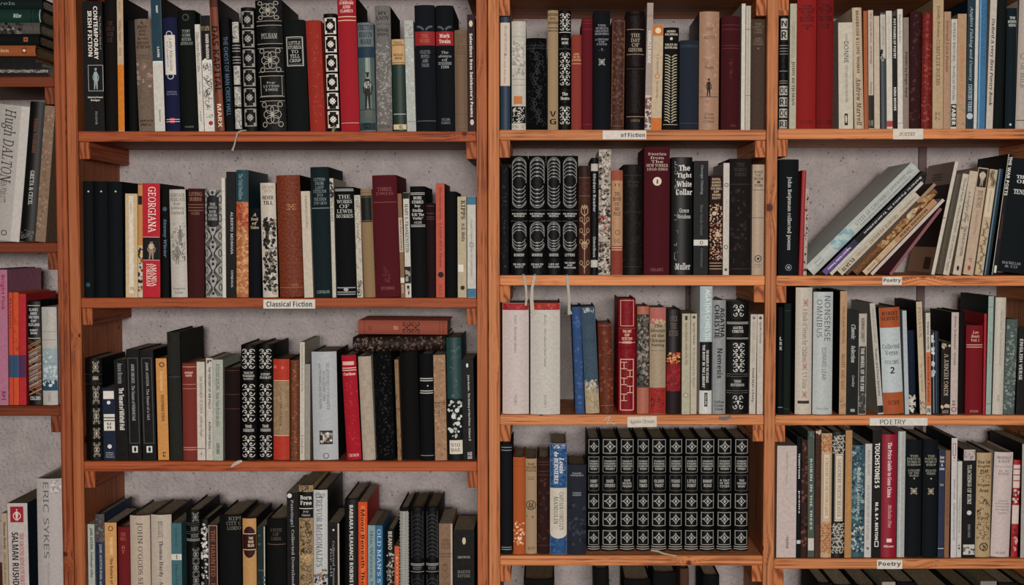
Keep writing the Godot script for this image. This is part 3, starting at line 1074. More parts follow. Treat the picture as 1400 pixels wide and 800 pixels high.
# ============================================================ what stands on each shelf
func make_books():
	shelve("L1", [
		["p", 116, 143.4, 111.5, 2, "0e1013", "black paperback|with white capitals", [["T", "CONTEMPORARY", 9, 81, "w", .2, .34, "b"], ["T", "IRISH FICTION", 15, 77, "w", .2, -.24, "b"], ["T", "The Picador Book of", 22, 68, "s", .09, .78, "s"], ["F", 89, 124, -.5, .95, "s", .8], ["O", "fig", 92, 122, "8fa0a8", -.1, .55], ["H", "Edited by Dermot|Bolger", 131, 139, "w", .75, .15, "b"], ["T", "PICADOR", 152, 170, "s", .1, .2]]],
		["h", 143.8, 160, 141.6, -4, "1a1210", "brown-black hardback|with a faint title", [["H", "THE|HOUSE OF|DAVID|ICE", 28, 58, "4a342a", .7]], {"d": .15}],
		["p", 162, 173, 159.5, -4, "b59f84", "orange-and-cream paperback|split halfway down", [["B", 88, 178, "c8741f"], ["T", "William Trevor", 28, 56, "2a2420", .35], ["T", "fools of fortune", 2, 14, "5a5048", .3], ["T", "stories", 65, 76, "5a5048", .3]], {"d": .14, "side": "15110f"}],
		["h", 173.6, 187, 171.5, 28, "0b0f12", "black hardback|with a bare spine", [], {"z": .03}],
		["v", 189, 211, 182.5, 26, "8d7a6c", "faded buff jacket-book|with stacked black title", [["H", "A|ROMANY|AND|RAQ|By the|SERGEANT|OF THE B.B.", 29, 67, "211a17", .85, 0, "R"], ["H", "A Romance|by Ford", 74, 82, "40342e", .7], ["S", 110, 150, "5f5048", 26], ["X", 84, 120, ["7d6258", "98877a"], 8, 6], ["H", "JENWORTH|PRESS", 163, 173, "241c18", .8, 0, "b"]]],
		["p", 212, 226, 205.5, -5, "c6c4be", "white paperback|with a teal upper half", [["B", -5, 84.5, "173848"], ["L", "dfe3e2", 1.2, 84], ["T", "MARY", 8, 18, "w", .2, .2, "b"], ["T", "LAVIN", 64, 78, "w", .2, .2, "b"], ["T", "Selected", 150, 166, "222", .14, .1, "b"]], {"side": "15191c"}],
		["h", 226.6, 246, 221, 24, "1c2148", "navy hardback|with white script label", [["B", 48, 102, "d3d0c8", -.8, .7], ["G", 47, -.05, 4, "b9bcc8", 1], ["G", 104, -.05, 4, "b9bcc8", 1], ["T", "Lady Macaulay", 52, 98, "2a2c3c", .28, .1, "i"], ["T", "her daughters", 56, 92, "4a4c5c", .14, -.35, "i"], ["H", "TREVELYAN|the letters", 124, 130, "8f93a8", .75], ["C", 161, 168, "b03a48", -.35, .3], ["L", "w", .8, 163, 166]]],
		["h", 246.8, 271, 241, 14, "0d1715", "green-black hardback|with small silver title", [["G", 24, 0, 4, "39443f", 1.4], ["H", "TONY|GUNN|MYERS|ANTHOLOGY", 40, 62, "9aa6a0", .7], ["H", "FABER", 172, 174, "7b857f", .5]]],
		["p", 272, 279, 266, 33.5, "c9c6bd", "slim white paperback|with italic title", [["T", "Tales From Paris Cafes", 44, 98, "22262c", .6, 0, "i"], ["T", "short stories", 112, 128, "55585c", .3], ["T", "Serif", 152, 166, "44474c", .3]]],
		["p", 280, 294, 273.7, 21, "cfccc5", "black-and-white paperback|with a red dot", [["B", 21, 84, "121212"], ["B", 36, 42, "b7a48a"], ["T", "ROGER McGOUGH", 47, 80, "w", .3, .2, "b"], ["S", 84, 160, "2a2a2a", 60], ["X", 80, 90, ["cfccc5"], 6, 4], ["D", 168, .3, 3, "8c2c2c"]]],
		["j", 295.7, 307, 285, -3, "6d3420", "rust-brown paperback|with big dark letters", [["T", "DAS KAPITAL", 36, 126, "1d0e0a", .75, 0, "b"], ["B", 0, 10, "4a2417"], ["T", "MARX", 142, 174, "d8c0a8", .5, 0, "b"]], {"side": "14100e"}],
		["h", 308.6, 319.8, 301, 24, "0d131b", "blue-black hardback|with faint downward title", [["T", "THE GHOST OF MAN CREEK HALL", 50, 158, "55708a", .5, 0, "s"]]],
		["l", 320.5, 332, 315.5, 30, "1a1b1c", "slim silver-panelled leather book", [["B", 30, 58, "b9b9b2", -.75, .75], ["L", "s", 1.2, 62, 66, 70, 78, 82, 86], ["B", 90, 176, "b9b9b2", -.75, .75], ["S", 32, 57, "3b3b3a", 22], ["S", 92, 174, "3b3b3a", 62], ["R", 60, 88, 117, 147]]],
		["l", 333, 352.6, 328, 10, "141415", "silver-panelled black leather book|with six panels", [["O", "panel", 16, 38, "s"], ["O", "panel", 42, 64, "s"], ["O", "panel", 68, 91, "s"], ["O", "panel", 95, 117, "s"], ["O", "panel", 121, 145, "s"], ["O", "panel", 149, 172, "s"], ["R", 40, 66, 93, 119, 147]]],
		["l", 354.5, 391.5, 346.5, 0, "151516", "thick black leather book|with gilt panels", [["O", "flower", 2, 27, "9d9a90"], ["O", "flower", 66, 99, "9d9a90"], ["O", "flower", 139, 174, "9d9a90"], ["H", "PELHAM", 46, 53, "s", .6, 0, "R"], ["H", "by|LYTTON|1902", 111, 125, "s", .6, 0, "R"], ["F", 104, 131, -.8, .8, "8d8b82", .8], ["R", 32, 63, 101, 135], ["L", "9d9a90", .7, 29, 35, 60, 66, 98, 104, 132, 138]]],
		["h", 393, 422, 386.5, 27.5, "101a1b", "green-black hardback|with framed label", [["F", 51, 90, -.75, .75, "b5b7b0", 1], ["F", 53, 88, -.68, .68, "7f827c", .5], ["H", "LITTLE|STORIES|TO|TELL|CRISP", 56, 86, "c6c8c2", .6]]],
		["h", 423.6, 444.5, 416.8, 28, "9c3127", "red hardback|with a bare spine", [["X", 40, 170, ["a1352a", "972f26"], 60, 1.8]]],
		["l", 447, 465, 441.5, 18.7, "131313", "narrow white-panelled leather book|with six panels", [["O", "panel", 25, 46, "w"], ["O", "panel", 50, 71, "w"], ["O", "panel", 75, 97, "w"], ["O", "panel", 101, 123, "w"], ["O", "panel", 127, 149, "w"], ["O", "panel", 152, 174, "w"], ["R", 48, 73, 99, 125, 150]]],
		["h", 466, 491.5, 460, -6, "a3202c", "tall crimson hardback|with white headline", [["H", "LIVES OF|ST BERNARD|AND|CLASSICS", -4, 18, "e3d4c8", .75, 0, "R"], ["L", "d8b7a0", 1.2, 23, 28], ["L", "d8b7a0", .6, 168]], {"d": .15, "side": "1c0a0c"}],
		["j", 492.2, 513.8, 488, 31, "5d6a70", "blue-grey jacketed book|with capped figure", [["B", 64, 79, "1d3346"], ["B", 79, 178, "4a5a5a"], ["B", 79, 148, "96a59c", -.1, .5], ["B", 168, 178, "16283a"], ["H", "STRETTON|HEAVEN|WARD", 33, 62, "18222a", .95, 0, "R"], ["O", "fig", 97, 150, "1c2226", -.55, .75], ["D", 116, .1, 5, "b9bdb6"], ["B", 134, 160, "6b625a", -.3, .55], ["L", "20272b", .8, 150]]],
		["v", 515, 536.4, 511.7, 8, "8a8785", "speckled grey hardback|with black title", [["H", "MY|LADY", 15, 28, "1b1a1a", .8, 0, "R"], ["H", "HOWARD|SPRING", 38, 50, "1b1a1a", .75, 0, "R"], ["L", "4b4a4a", .7, 33], ["X", 55, 170, ["93908e", "817e7c", "868380"], 200, 1.6], ["H", "HEINEMANN", 171, 175, "2a2929", .7]], {"side": "171616"}],
		["j", 538, 555.8, 535, 53.6, "19302a", "short green book|with orange label", [["B", 53.6, 88, "bf9c6e"], ["L", "1e1b17", .8, 62, 86], ["H", "EMIL", 57, 61, "2a231b", .7], ["H", "THE BLACK|ARROW", 73, 82, "2a231b", .75, 0, "b"], ["L", "a9b5ac", 1, 156], ["B", 170, 177, "cdbd9b"], ["H", "NEL", 171, 176, "222", .3, .2, "b"]]],
		["p", 556.6, 568.8, 552.4, 28, "aab0ac", "pale grey-green paperback", [["L", "5d6462", .6, 52, 166], ["S", 34, 48, "6f7775", 8], ["X", 60, 160, ["b8bdb9", "9ca39f"], 12, 4]]],
		["h", 569.5, 597, 566, 7, "141b25", "navy hardback|with red band and blank gilt", [["B", 43, 62, "8f2429"], ["H", "THE|WORKS", 46, 59, "a8703f", .5], ["O", "chev", 33, 41, "4b5560"], ["H", "COLLECTED|NOVELS|AND|TALES", 68, 92, "8b9298", .5], ["L", "6b737c", .6, 165]]],
		["h", 597.6, 621.8, 595, 7.5, "121921", "navy hardback|with lettered red band", [["B", 43, 62, "96252b"], ["H", "Mark|Twain", 45, 60, "e0d6c8", .65, 0, "R"], ["O", "chev", 33, 41, "4b5560"], ["H", "The|adventures|of|HUCKLEBERRY|FINN", 69, 94, "aeb4b8", .75], ["H", "COLLINS|CLASSICS", 161, 170, "8b9298", .5]]],
		["h", 622.4, 639.4, 621, 41, "7c6552", "tan cloth hardback|with worn gilt", [["H", "TALES|OF|MEAN|STREETS", 45, 76, "4d3c2e", .8], ["F", 78, 176, -.75, .75, "5f4c3c", .7], ["F", 84, 170, -.5, .5, "5f4c3c", .6], ["L", "5f4c3c", .8, 156]]],
		["p", 640.4, 650.6, 638.4, 20, "350f12", "slim maroon paperback|with white vertical title", [["T", "Selections from Swinburne's Poems", 46, 160, "w", .4, 0, "b"], ["O", "bird", 28, 37, "c9b7a5", -.5, .5], ["O", "bird", 163, 171, "c9b7a5", -.5, .5]]],
	])
	shelve("L2", [
		["h", 109.9, 128.2, 108, 247.7, "0c151c", "teal-black hardback|of the matching trio", [["D", 262, .2, 1.2, "a8b4ba"], ["D", 390, -.1, 3, "1d4a58"]], {"z": .012, "d": .16}],
		["h", 128.6, 147.2, 127, 248, "0c151c", "teal-black hardback|of the matching trio", [["D", 262, .2, 1.2, "a8b4ba"]], {"z": .012, "d": .16}],
		["h", 147.7, 167, 146.3, 248.4, "0d181f", "teal-black hardback|of the matching trio", [["D", 262, .2, 1.2, "a8b4ba"]], {"z": .012, "d": .16}],
		["p", 172, 188.4, 171.2, 265, "c3ab86", "cream paperback|with a white centre", [["B", 268, 402, "d3ccbd", -.4, .35], ["T", "tales", 276, 292, "9a7b4f", .2], ["H", "11", 393, 398, "6b5a40", .3, 0, "b"]], {"z": .01}],
		["p", 189, 195, 188.6, 252.6, "b5824e", "slim ochre paperback", [["B", 336, 407, "bdb9ae"], ["X", 336, 405, ["17181a", "2a2b2c", "c9a45a"], 16, 4], ["C", 268, 280, "1d1814", -.9, .9]]],
		["p", 195.3, 219.2, 194.6, 251, "b01a2c", "bright red paperback|with portrait panel", [["T", "GEORGIANA", 256, 318, "e8dfd6", .42, .1, "r"], ["B", 324.5, 356, "121013", -.985, .985], ["O", "fig", 330, 355, "8d7a6a", -.5, .5], ["D", 337, 0, 4, "c0a993"], ["L", "d9cfc6", .5, 324.5, 356], ["T", "AMANDA", 361, 392, "e8dfd6", .26, .3], ["T", "FOREMAN", 361, 392, "e8dfd6", .26, -.3]], {"d": .15, "side": "130f11"}],
		["h", 220.6, 231.6, 219.8, 258, "0c1114", "slim black hardback|with blue title", [["T", "Stormy Winter", 300, 352, "6f8fa5", .5, 0, "i"], ["D", 286, 0, 3, "39505e"]]],
		["j", 233, 255.9, 229.7, 259, "b4b0a8", "off-white jacketed book|with pencil figures", [["H", "HERITAGE|PERILOUS|by|Jeffery|Farnol", 264, 294, "2a2a2a", .9], ["S", 306, 360, "55524e", 60], ["O", "fig", 308, 336, "6f6c67", 0, .6], ["O", "fig", 330, 362, "7d7a75", -.5, .3], ["H", "Sampson|Low", 393, 403, "33312f", .75]], {"side": "1d1b1a"}],
		["h", 256.4, 278.6, 255.6, 258, "431a1a", "oxblood hardback|with gilt headline", [["H", "LIVING|BURNS", 262, 276, "8d6a55", .8, 0, "R"], ["L", "8d6a55", .7, 280, 284, 288], ["H", "POEMS", 290, 294, "8d6a55", .5]]],
		["h", 280.5, 303, 279, 259, "8f8f8c", "silver damask hardback|with oval black label", [["B", 259, 407, "9a9a96"], ["O", "damask", 311, 405, "222426", -.95, .95], ["O", "damask", 260, 311, "222426", -.98, .98], ["C", 271, 307, "1a2022", -.72, .72], ["O", "bird", 267, 276, "1a2022", -.7, .7], ["O", "bird", 302, 311, "1a2022", -.7, .7], ["H", "THE|JUNGLE|BOOK|KIPLING|STORIES", 277, 302, "c3c5c0", .55]]],
		["p", 304.4, 309.2, 302.8, 243.5, "c9c7c0", "very slim white paperback", [["L", "77787a", .5, 262, 300, 350]]],
		["p", 309.4, 322.4, 309, 235, "0d1013", "black paperback|with spaced white title", [["T", "ALBERTO MORAVIA", 290, 348, "c9cbc9", .26, .2, "s"], ["T", "CONJUGAL", 370, 394, "c9cbc9", .26, .2, "s"]], {"d": .13}],
		["j", 322.8, 339.4, 322.3, 232.5, "a05f3b", "orange mottled book|with teal cap", [["B", 232.5, 276, "19404a"], ["T", "The Trial Headlines", 238, 273, "8ea5aa", .34, -.2], ["X", 277, 310, ["b0482f", "8d3a28", "c27a4e"], 60, 2.6], ["X", 310, 404, ["b98a5b", "c79c6c", "9c5a3a", "b0764a"], 170, 2.4], ["T", "Blood Lines", 282, 322, "64261a", .4]], {"d": .16, "side": "122c33"}],
		["h", 340, 356.4, 339.8, 285, "0c1322", "short navy hardback|with gilt script", [["H", "A|Book|of|Tales", 291, 314, "b3a98a", .7, 0, "I"]], {"z": .01}],
		["j", 359.2, 380.2, 355, 250, "bdb6aa", "cream jacketed book|with black engraving", [["H", "BURY THEM|DEEP", 254, 264, "75604e", .75], ["H", "NEVER|TILL", 267, 281, "161616", .7, 0, "b"], ["X", 297, 400, ["1a1a1a", "222220", "2b2a28", "8d877c"], 150, 2.6, -.7, .9], ["S", 297, 403, "1a1a1a", 60], ["O", "fig", 296, 330, "1a1a1a", -.6, .2]], {"side": "1c1a18"}],
		["l", 381.8, 414.4, 376, 240, "7d3a24", "thick brown leather book|with diamond stamp", [["O", "scroll", 279, 288, "a8764f", -.15, .65], ["L", "a8764f", .5, 394], ["H", "LONDON", 389, 392, "a8764f", .3, .3]], {"d": .16, "side": "1d110d"}],
		["p", 416.2, 428.6, 411.2, 261.7, "bdb5a6", "white card paperback|with small title", [["T", "ROBINSON THE CASTAWAY", 268, 312, "4b4640", .22, .1]]],
		["h", 429, 454.4, 423, 228.7, "14262b", "tall teal hardback|with silver headline", [["H", "LETTERS|FROM|LADY|LYTTELTON|TO|THE EDEN|1797-1870", 243, 281, "8a999c", .7], ["L", "8a999c", .8, 285], ["H", "LONGMANS", 398, 402, "8a999c", .7]], {"d": .16}],
		["p", 454.6, 459.6, 450.4, 244, "b8b4a8", "very slim ivory paperback", [["X", 246, 274, ["333", "222"], 12, 2.5], ["T", "The Pearl", 270, 303, "2e2e2e", .6]]],
		["h", 460, 487.2, 456.6, 256, "0d1116", "black hardback|with silver rules", [["L", "9da0a0", 1.2, 259, 261, 394, 400, 403], ["H", "THE|WORKS|OF|LEWIS|MORRIS", 266, 299, "c2c4c2", .85], ["O", "bird", 394, 399, "9da0a0", -.25, .25]]],
		["p", 488, 496.6, 483.6, 267, "b9b3a6", "slim ivory paperback|with black monogram", [["S", 270, 372, "6e6960", 26], ["T", "London", 310, 326, "66402f", .4, 0, "i"], ["S", 384, 405, "1b1b1b", 22]]],
		["h", 498, 513, 492.2, 259, "93795a", "tan hardback|with black label", [["C", 268, 304, "1c211f", -.95, .95], ["L", "6a6a62", .6, 270, 302], ["L", "5f4d37", .6, 264]]],
		["h", 513.8, 547.2, 508, 240, "53141f", "thick burgundy hardback", [["H", "THREE|JUNGLES", 256, 269, "8d5250", .7], ["L", "8d5250", .6, 277], ["H", "HUTCHINSON", 393, 397, "8d5250", .55], ["S", 366, 386, "6d2a34", 14, -.3, .2]], {"d": .16}],
		["p", 548.4, 553.8, 543.4, 265, "7d5b42", "slim brown paperback|with white lettering", [["B", 298, 345, "b5a694"], ["T", "The Poet's Library", 300, 343, "4c2f22", .6, 0, "b"], ["B", 380, 387, "cfc8bb"], ["T", "NOVEL", 390, 402, "cfc8bb", .5]]],
		["p", 554.4, 562.4, 551, 263.6, "c2bfb7", "white paperback|with dark foot", [["B", 263.6, 272, "16191c"], ["T", "MARY S. FRANKENSTEIN", 279, 346, "23323b", .55, 0, "R"], ["B", 365, 388, "131415"], ["X", 366, 386, ["8d8a84"], 3, 4], ["T", "P", 391, 404, "1b1b1b", .4, 0, "b"]]],
		["h", 562.8, 583.4, 560, 255, "0e1216", "black hardback|with white rules", [["L", "b9bab6", .8, 264, 266, 308, 310], ["H", "MORE|STORIES|by|Stella|B.M.'The|Tully'", 268, 302, "c8c9c5", .8, 0, "R"], ["H", "COLLINS", 303, 306, "c8c9c5", .5]], {"d": .15}],
		["h", 584, 596, 582, 278, "2e1216", "maroon-black hardback|with faint rules", [["L", "6a4448", .6, 282, 292, 297, 300]]],
		["p", 596.4, 608.2, 595.8, 251, "b04f3d", "salmon-red paperback|with black disc", [["T", "Mrs Caine Ayrton - A Father of R.A. Thomas", 256, 366, "1f0f0c", .34], ["D", 376, .1, 4, "1a1210"], ["T", "BOCA", 390, 404, "6d2a20", .4]], {"d": .13, "side": "241110"}],
		["h", 609, 624.6, 608, 262, "0d1013", "plain black hardback", []],
		["p", 626, 637.9, 625.4, 269, "aea48a", "khaki-cream paperback|with pale sticker", [["T", "KIPPS", 274, 300, "1e1e1a", .5, .3, "R"], ["T", "H.G. Wells", 306, 330, "1e1e1a", .4, .3, "b"], ["B", 362, 372, "d9d6cd", -.9, .3], ["D", 394, .1, 3, "23221d"]]],
		["p", 639, 650.6, 638.6, 268.6, "bcbab4", "white paperback|with blue bands", [["B", 268.6, 280, "3a6c8c"], ["B", 395, 407, "3a6c8c"], ["T", "Great Expectations for everyone", 300, 378, "5d5a55", .3], ["G", 335, 0, 3, "4a4a48", .6]]],
	])
	shelve("L3", [
		["l", 116, 140, 112, 490, "0d0d0e", "black leather book|with narrow gilt panels", [["O", "flower", 494, 510, "b5ac9a", .02, .72], ["O", "flower", 528, 553, "b5ac9a", .02, .72], ["O", "flower", 559, 581, "b5ac9a", .02, .72], ["O", "flower", 586, 601, "b5ac9a", .02, .72], ["O", "flower", 606, 626, "b5ac9a", .02, .72], ["H", "EMMA", 515, 520, "b5ac9a", .3, .36, "b"], ["L", "857d6e", .7, 512, 526, 556, 583, 603], ["R", 511, 527, 556, 583, 603]], {"d": .13}],
		["p", 141.8, 159, 139.4, 530.7, "15233c", "short navy paperback|with white stickers", [["B", 535, 546, "d5d3cc", -.85, .85], ["D", 551, 0, 2.6, "d5d3cc"], ["B", 567, 590, "d0cec8", -.85, .9], ["L", "1d2126", 1.4, 572, 576], ["H", "U|H", 578, 588, "1d2126", .3, 0, "b"], ["D", 612, 0, 3, "c9cac6"], ["H", "Oxford|World's|Classics", 619, 628, "a9b2bd", .7]], {"d": .11}],
		["p", 159.6, 175.4, 155.6, 492, "0f1013", "black paperback|with two-tone white title", [["T", "Anne Bronte", 497, 525, "7d8084", .4, 0, "b"], ["T", "The Tenant of Wildfell Hall", 531, 589, "d6d6d2", .42, .15, "b"]], {"d": .12}],
		["p", 176, 193.8, 172, 478, "0e0f11", "black paperback|with line-framed spine", [["F", 490, 607, -.72, .72, "4b4e50", .8], ["T", "ANNE BRONTE . The Tenant of Wildfell Hall", 498, 576, "aeb0ae", .24, 0, "r"], ["C", 611, 620, "c9c9c4", -.4, .45], ["O", "bird", 612, 619, "1a1a1a", -.15, .25]], {"d": .13}],
		["p", 195.5, 213.8, 190.7, 479, "0e0f11", "black paperback|with line-framed spine", [["F", 490, 607, -.72, .72, "4b4e50", .8], ["T", "JANE AUSTEN . The Heart of a Girl", 496, 575, "aeb0ae", .24, 0, "r"], ["C", 611, 620, "c9c9c4", -.4, .45], ["O", "bird", 612, 619, "1a1a1a", -.15, .25]], {"d": .13}],
		["p", 216.5, 231.2, 212.8, 490, "c38a4c", "orange paperback|with small black title", [["G", 499, .1, 3, "3b2a18", 1.2], ["T", "Arnold Bennett", 508, 535, "d9b27d", .3, 0, "b"], ["T", "RICEYMAN STEPS", 541, 577, "3b2417", .26, .1, "b"], ["H", "P|E", 619, 627, "3b2417", .3, .2, "b"]], {"side": "141210"}],
		["v", 231.8, 249.2, 227, 454.5, "33332f", "tall charcoal hardback|with sunken panel", [["F", 461, 467, -.5, .4, "201f1d", .8], ["L", "1f1f1e", 1, 514], ["L", "47463f", .7, 516]], {"d": .16}],
		["h", 249.6, 269.2, 248, 497, "7b322b", "brick-red hardback|with gilt author", [["L", "c0917a", .9, 502, 613, 616], ["H", "ANTHONY|HOPE", 508, 516, "d8c0a8", .6, 0, "b"], ["L", "c0917a", .5, 526, 532]]],
		["p", 269.8, 280.9, 268.4, 495, "c0bab0", "white paperback|with serif title", [["T", "THE PRISONER OF ZENDA . Anthony Hope", 515, 598, "2c2a28", .42, 0, "r"], ["L", "3a3836", .8, 615], ["T", "l", 618, 626, "3a3836", .1]]],
		["p", 282, 290.8, 281.6, 490, "bdb9b0", "slim white paperback|with bold title", [["T", "THE HISTORY OF MR POLLY", 502, 560, "29282a", .35, .1, "b"], ["T", "RUPERT HARTDALE", 578, 615, "29282a", .35, .1, "b"], ["X", 491, 499, ["3a3836"], 4, 2]]],
		["p", 291.2, 305, 290.8, 492, "a4a99f", "pale sage paperback|with dark title", [["T", "RUDYARD KIPLING . Plain Tales from the Hills", 498, 584, "23262a", .36, 0, "r"], ["T", "OXFORD", 607, 622, "23262a", .3, 0, "b"]]],
		["h", 306.4, 327.6, 305.8, 503, "281213", "maroon-black hardback|with worn rules", [["L", "4c2c28", .8, 507, 540, 560]], {"z": .012}],
		["l", 329, 350.2, 328.4, 472, "111111", "black leather book|with white scrollwork", [["O", "scroll", 477, 505, "c4c4bf"], ["H", "TALES OF|THE MUSGRAVE|by DOYLE", 508, 521, "b9b9b4", .75, 0, "b"], ["O", "scroll", 525, 578, "c4c4bf"], ["H", "THE|CASEBOOK", 581, 592, "b9b9b4", .7, 0, "b"], ["O", "scroll", 596, 627, "c4c4bf"], ["R", 506, 523, 580, 594]]],
		["l", 353, 373, 352.2, 471, "111111", "black leather book|with white scrollwork", [["O", "scroll", 477, 505, "bdbdb8"], ["H", "A STUDY|IN SCARLET", 510, 519, "b9b9b4", .75, 0, "b"], ["O", "scroll", 525, 578, "bdbdb8"], ["H", "THE|CASEBOOK", 581, 592, "b9b9b4", .7, 0, "b"], ["O", "scroll", 596, 627, "bdbdb8"], ["R", 506, 523, 580, 594]]],
		["j", 373.6, 395.4, 373.2, 491, "8d7358", "tan-and-scarlet book", [["B", 491, 522, "a83220"], ["B", 597, 631, "a83220"], ["L", "d8c0a0", .7, 521, 597], ["T", "The Oxford Mark", 538, 584, "4b3a2b", .16], ["X", 524, 595, ["97805f", "836a4f"], 22, 4], ["X", 500, 506, ["c06050"], 3, 3]], {"side": "1d1511"}],
		["l", 396.6, 408.2, 396.6, 493, "7d4a30", "slim brown leather book", [["F", 496, 627, -.75, .75, "4a2b1b", .8], ["X", 500, 624, ["8f5a3b", "6d3f28"], 16, 3]]],
		["p", 410, 416.6, 410, 468, "bcb7ab", "very slim tall white paperback", [["T", "for love and art in a day of living", 472, 536, "5d5950", .45], ["T", "London", 596, 622, "5d5950", .45]], {"d": .15}],
		["p", 417, 424, 417, 498, "8f8a80", "very slim grey booklet", [], {"z": .014}],
		["j", 428, 462.2, 425, 481, "a8aeb3", "thick light-grey book|with tiny photograph", [["T", "THE ADVENTURES OF TOM SAWYER", 496, 561, "3e4246", .11, .3, "r"], ["T", "HUCKLEBERRY FINN", 508, 549, "3e4246", .11, 0, "r"], ["T", "and THE PRINCE AND THE PAUPER", 498, 560, "3e4246", .11, -.3, "r"], ["C", 590, 609, "26282a", -.45, .6], ["X", 592, 607, ["a59a90", "d8d2cc", "6b625c"], 12, 4, -.35, .5], ["G", 625, .05, 3.6, "2b2d30", .9]], {"d": .14, "side": "1a1b1d"}],
		["h", 474, 494, 466, 486, "a81a2a", "scarlet hardback|with white headline", [["B", 495, 500, "d9b0a8", -.85, .7], ["L", "e3c7be", 1, 504, 507], ["H", "Carlton", 510, 514, "e3d7cc", .8, 0, "I"], ["X", 520, 615, ["a1182a", "ae202e"], 60, 1.8], ["H", "CROWN", 622, 626, "e3c7be", .7]], {"side": "2b0a0f"}],
		["h", 495.8, 513.2, 489, 488, "b5a99a", "cream hardback|with faint flower pattern", [["O", "vine", 495, 625, "958878"], ["S", 492, 628, "958878", 30]]],
		["v", 514.8, 540, 509, 483, "15191a", "black cloth hardback|with frayed edges", [["X", 486, 628, ["1b2122", "101415"], 150, 1.5]]],
		["p", 544, 549.4, 539.2, 492, "82664a", "very slim brown paperback", [["S", 495, 625, "4b3725", 20]]],
		["h", 550, 574, 546, 483, "0b0c0e", "thick plain black hardback", [], {"z": .016}],
		["h", 574.6, 593.4, 573, 484, "0c0f14", "black hardback|with silver label", [["L", "b7b9b6", 1.2, 518, 521, 535, 538], ["D", 528, .2, 1, "b7b9b6"], ["L", "8d8f8c", .8, 624]]],
		["p", 595, 611.2, 592.2, 485.6, "96765b", "brown-paper book|with torn spine", [["X", 488, 626, ["8a6a50", "a28468", "7d5f48"], 30, 4], ["L", "4b3828", .9, 551], ["S", 552, 566, "3e2d20", 10]]],
		["j", 613, 633.2, 609.8, 461.7, "193b3b", "teal jacketed book|with white sticker", [["S", 464, 546, "4d7371", 14], ["B", 546, 631, "101517"], ["X", 548, 600, ["c3cac6", "9aa5a1"], 34, 2.2], ["D", 562, .3, 3, "c3cac6"], ["D", 570, -.2, 3, "c3cac6"], ["D", 580, .4, 3, "c3cac6"], ["D", 590, -.5, 3, "c3cac6"], ["C", 603, 622, "c9c4b8", -.8, .95], ["H", "910|MAR", 606, 620, "24221f", .6, 0, "s"]]],
		["p", 633.8, 649.6, 631, 492, "0e1013", "black paperback|with oval mark", [["O", "bird", 497, 503, "c9c9c4", -.25, .15], ["T", "Jane Austen . The History of the Prince . Volume II", 513, 604, "b5b6b3", .24, .1, "b"], ["T", "1818", 619, 629, "b5b6b3", .4, .1, "b"]]],
	])
	var y: float = at(545, 481.5, -0.012).y
	y = flat_book("l", 482, 609, 456, y, 0.0262, "2a1c17", "ragged dark leather book lying on top of the third wide-bay shelf's upright books", [["X", 486, 606, ["3a2720", "1d1310", "4a352c", "5d4a40"], 60, 3.5], ["S", 484, 520, "8d8074", 14]], 0.010, 0.12, 0.02)
	flat_book("h", 489, 611.5, 434, y + 0.0055, 0.0250, "965040", "terracotta hardback with black thistle stamp lying flat on the ragged leather book", [["O", "scroll", 550, 574, "1c1213", -.8, .8], ["U", "London", 503, 508, "5c2c22", .4], ["U", "Burns", 538, 544, "d1a290", .3], ["L", "6d372b", 1, 498, 601, 606]], 0.012, 0.125, -0.008)
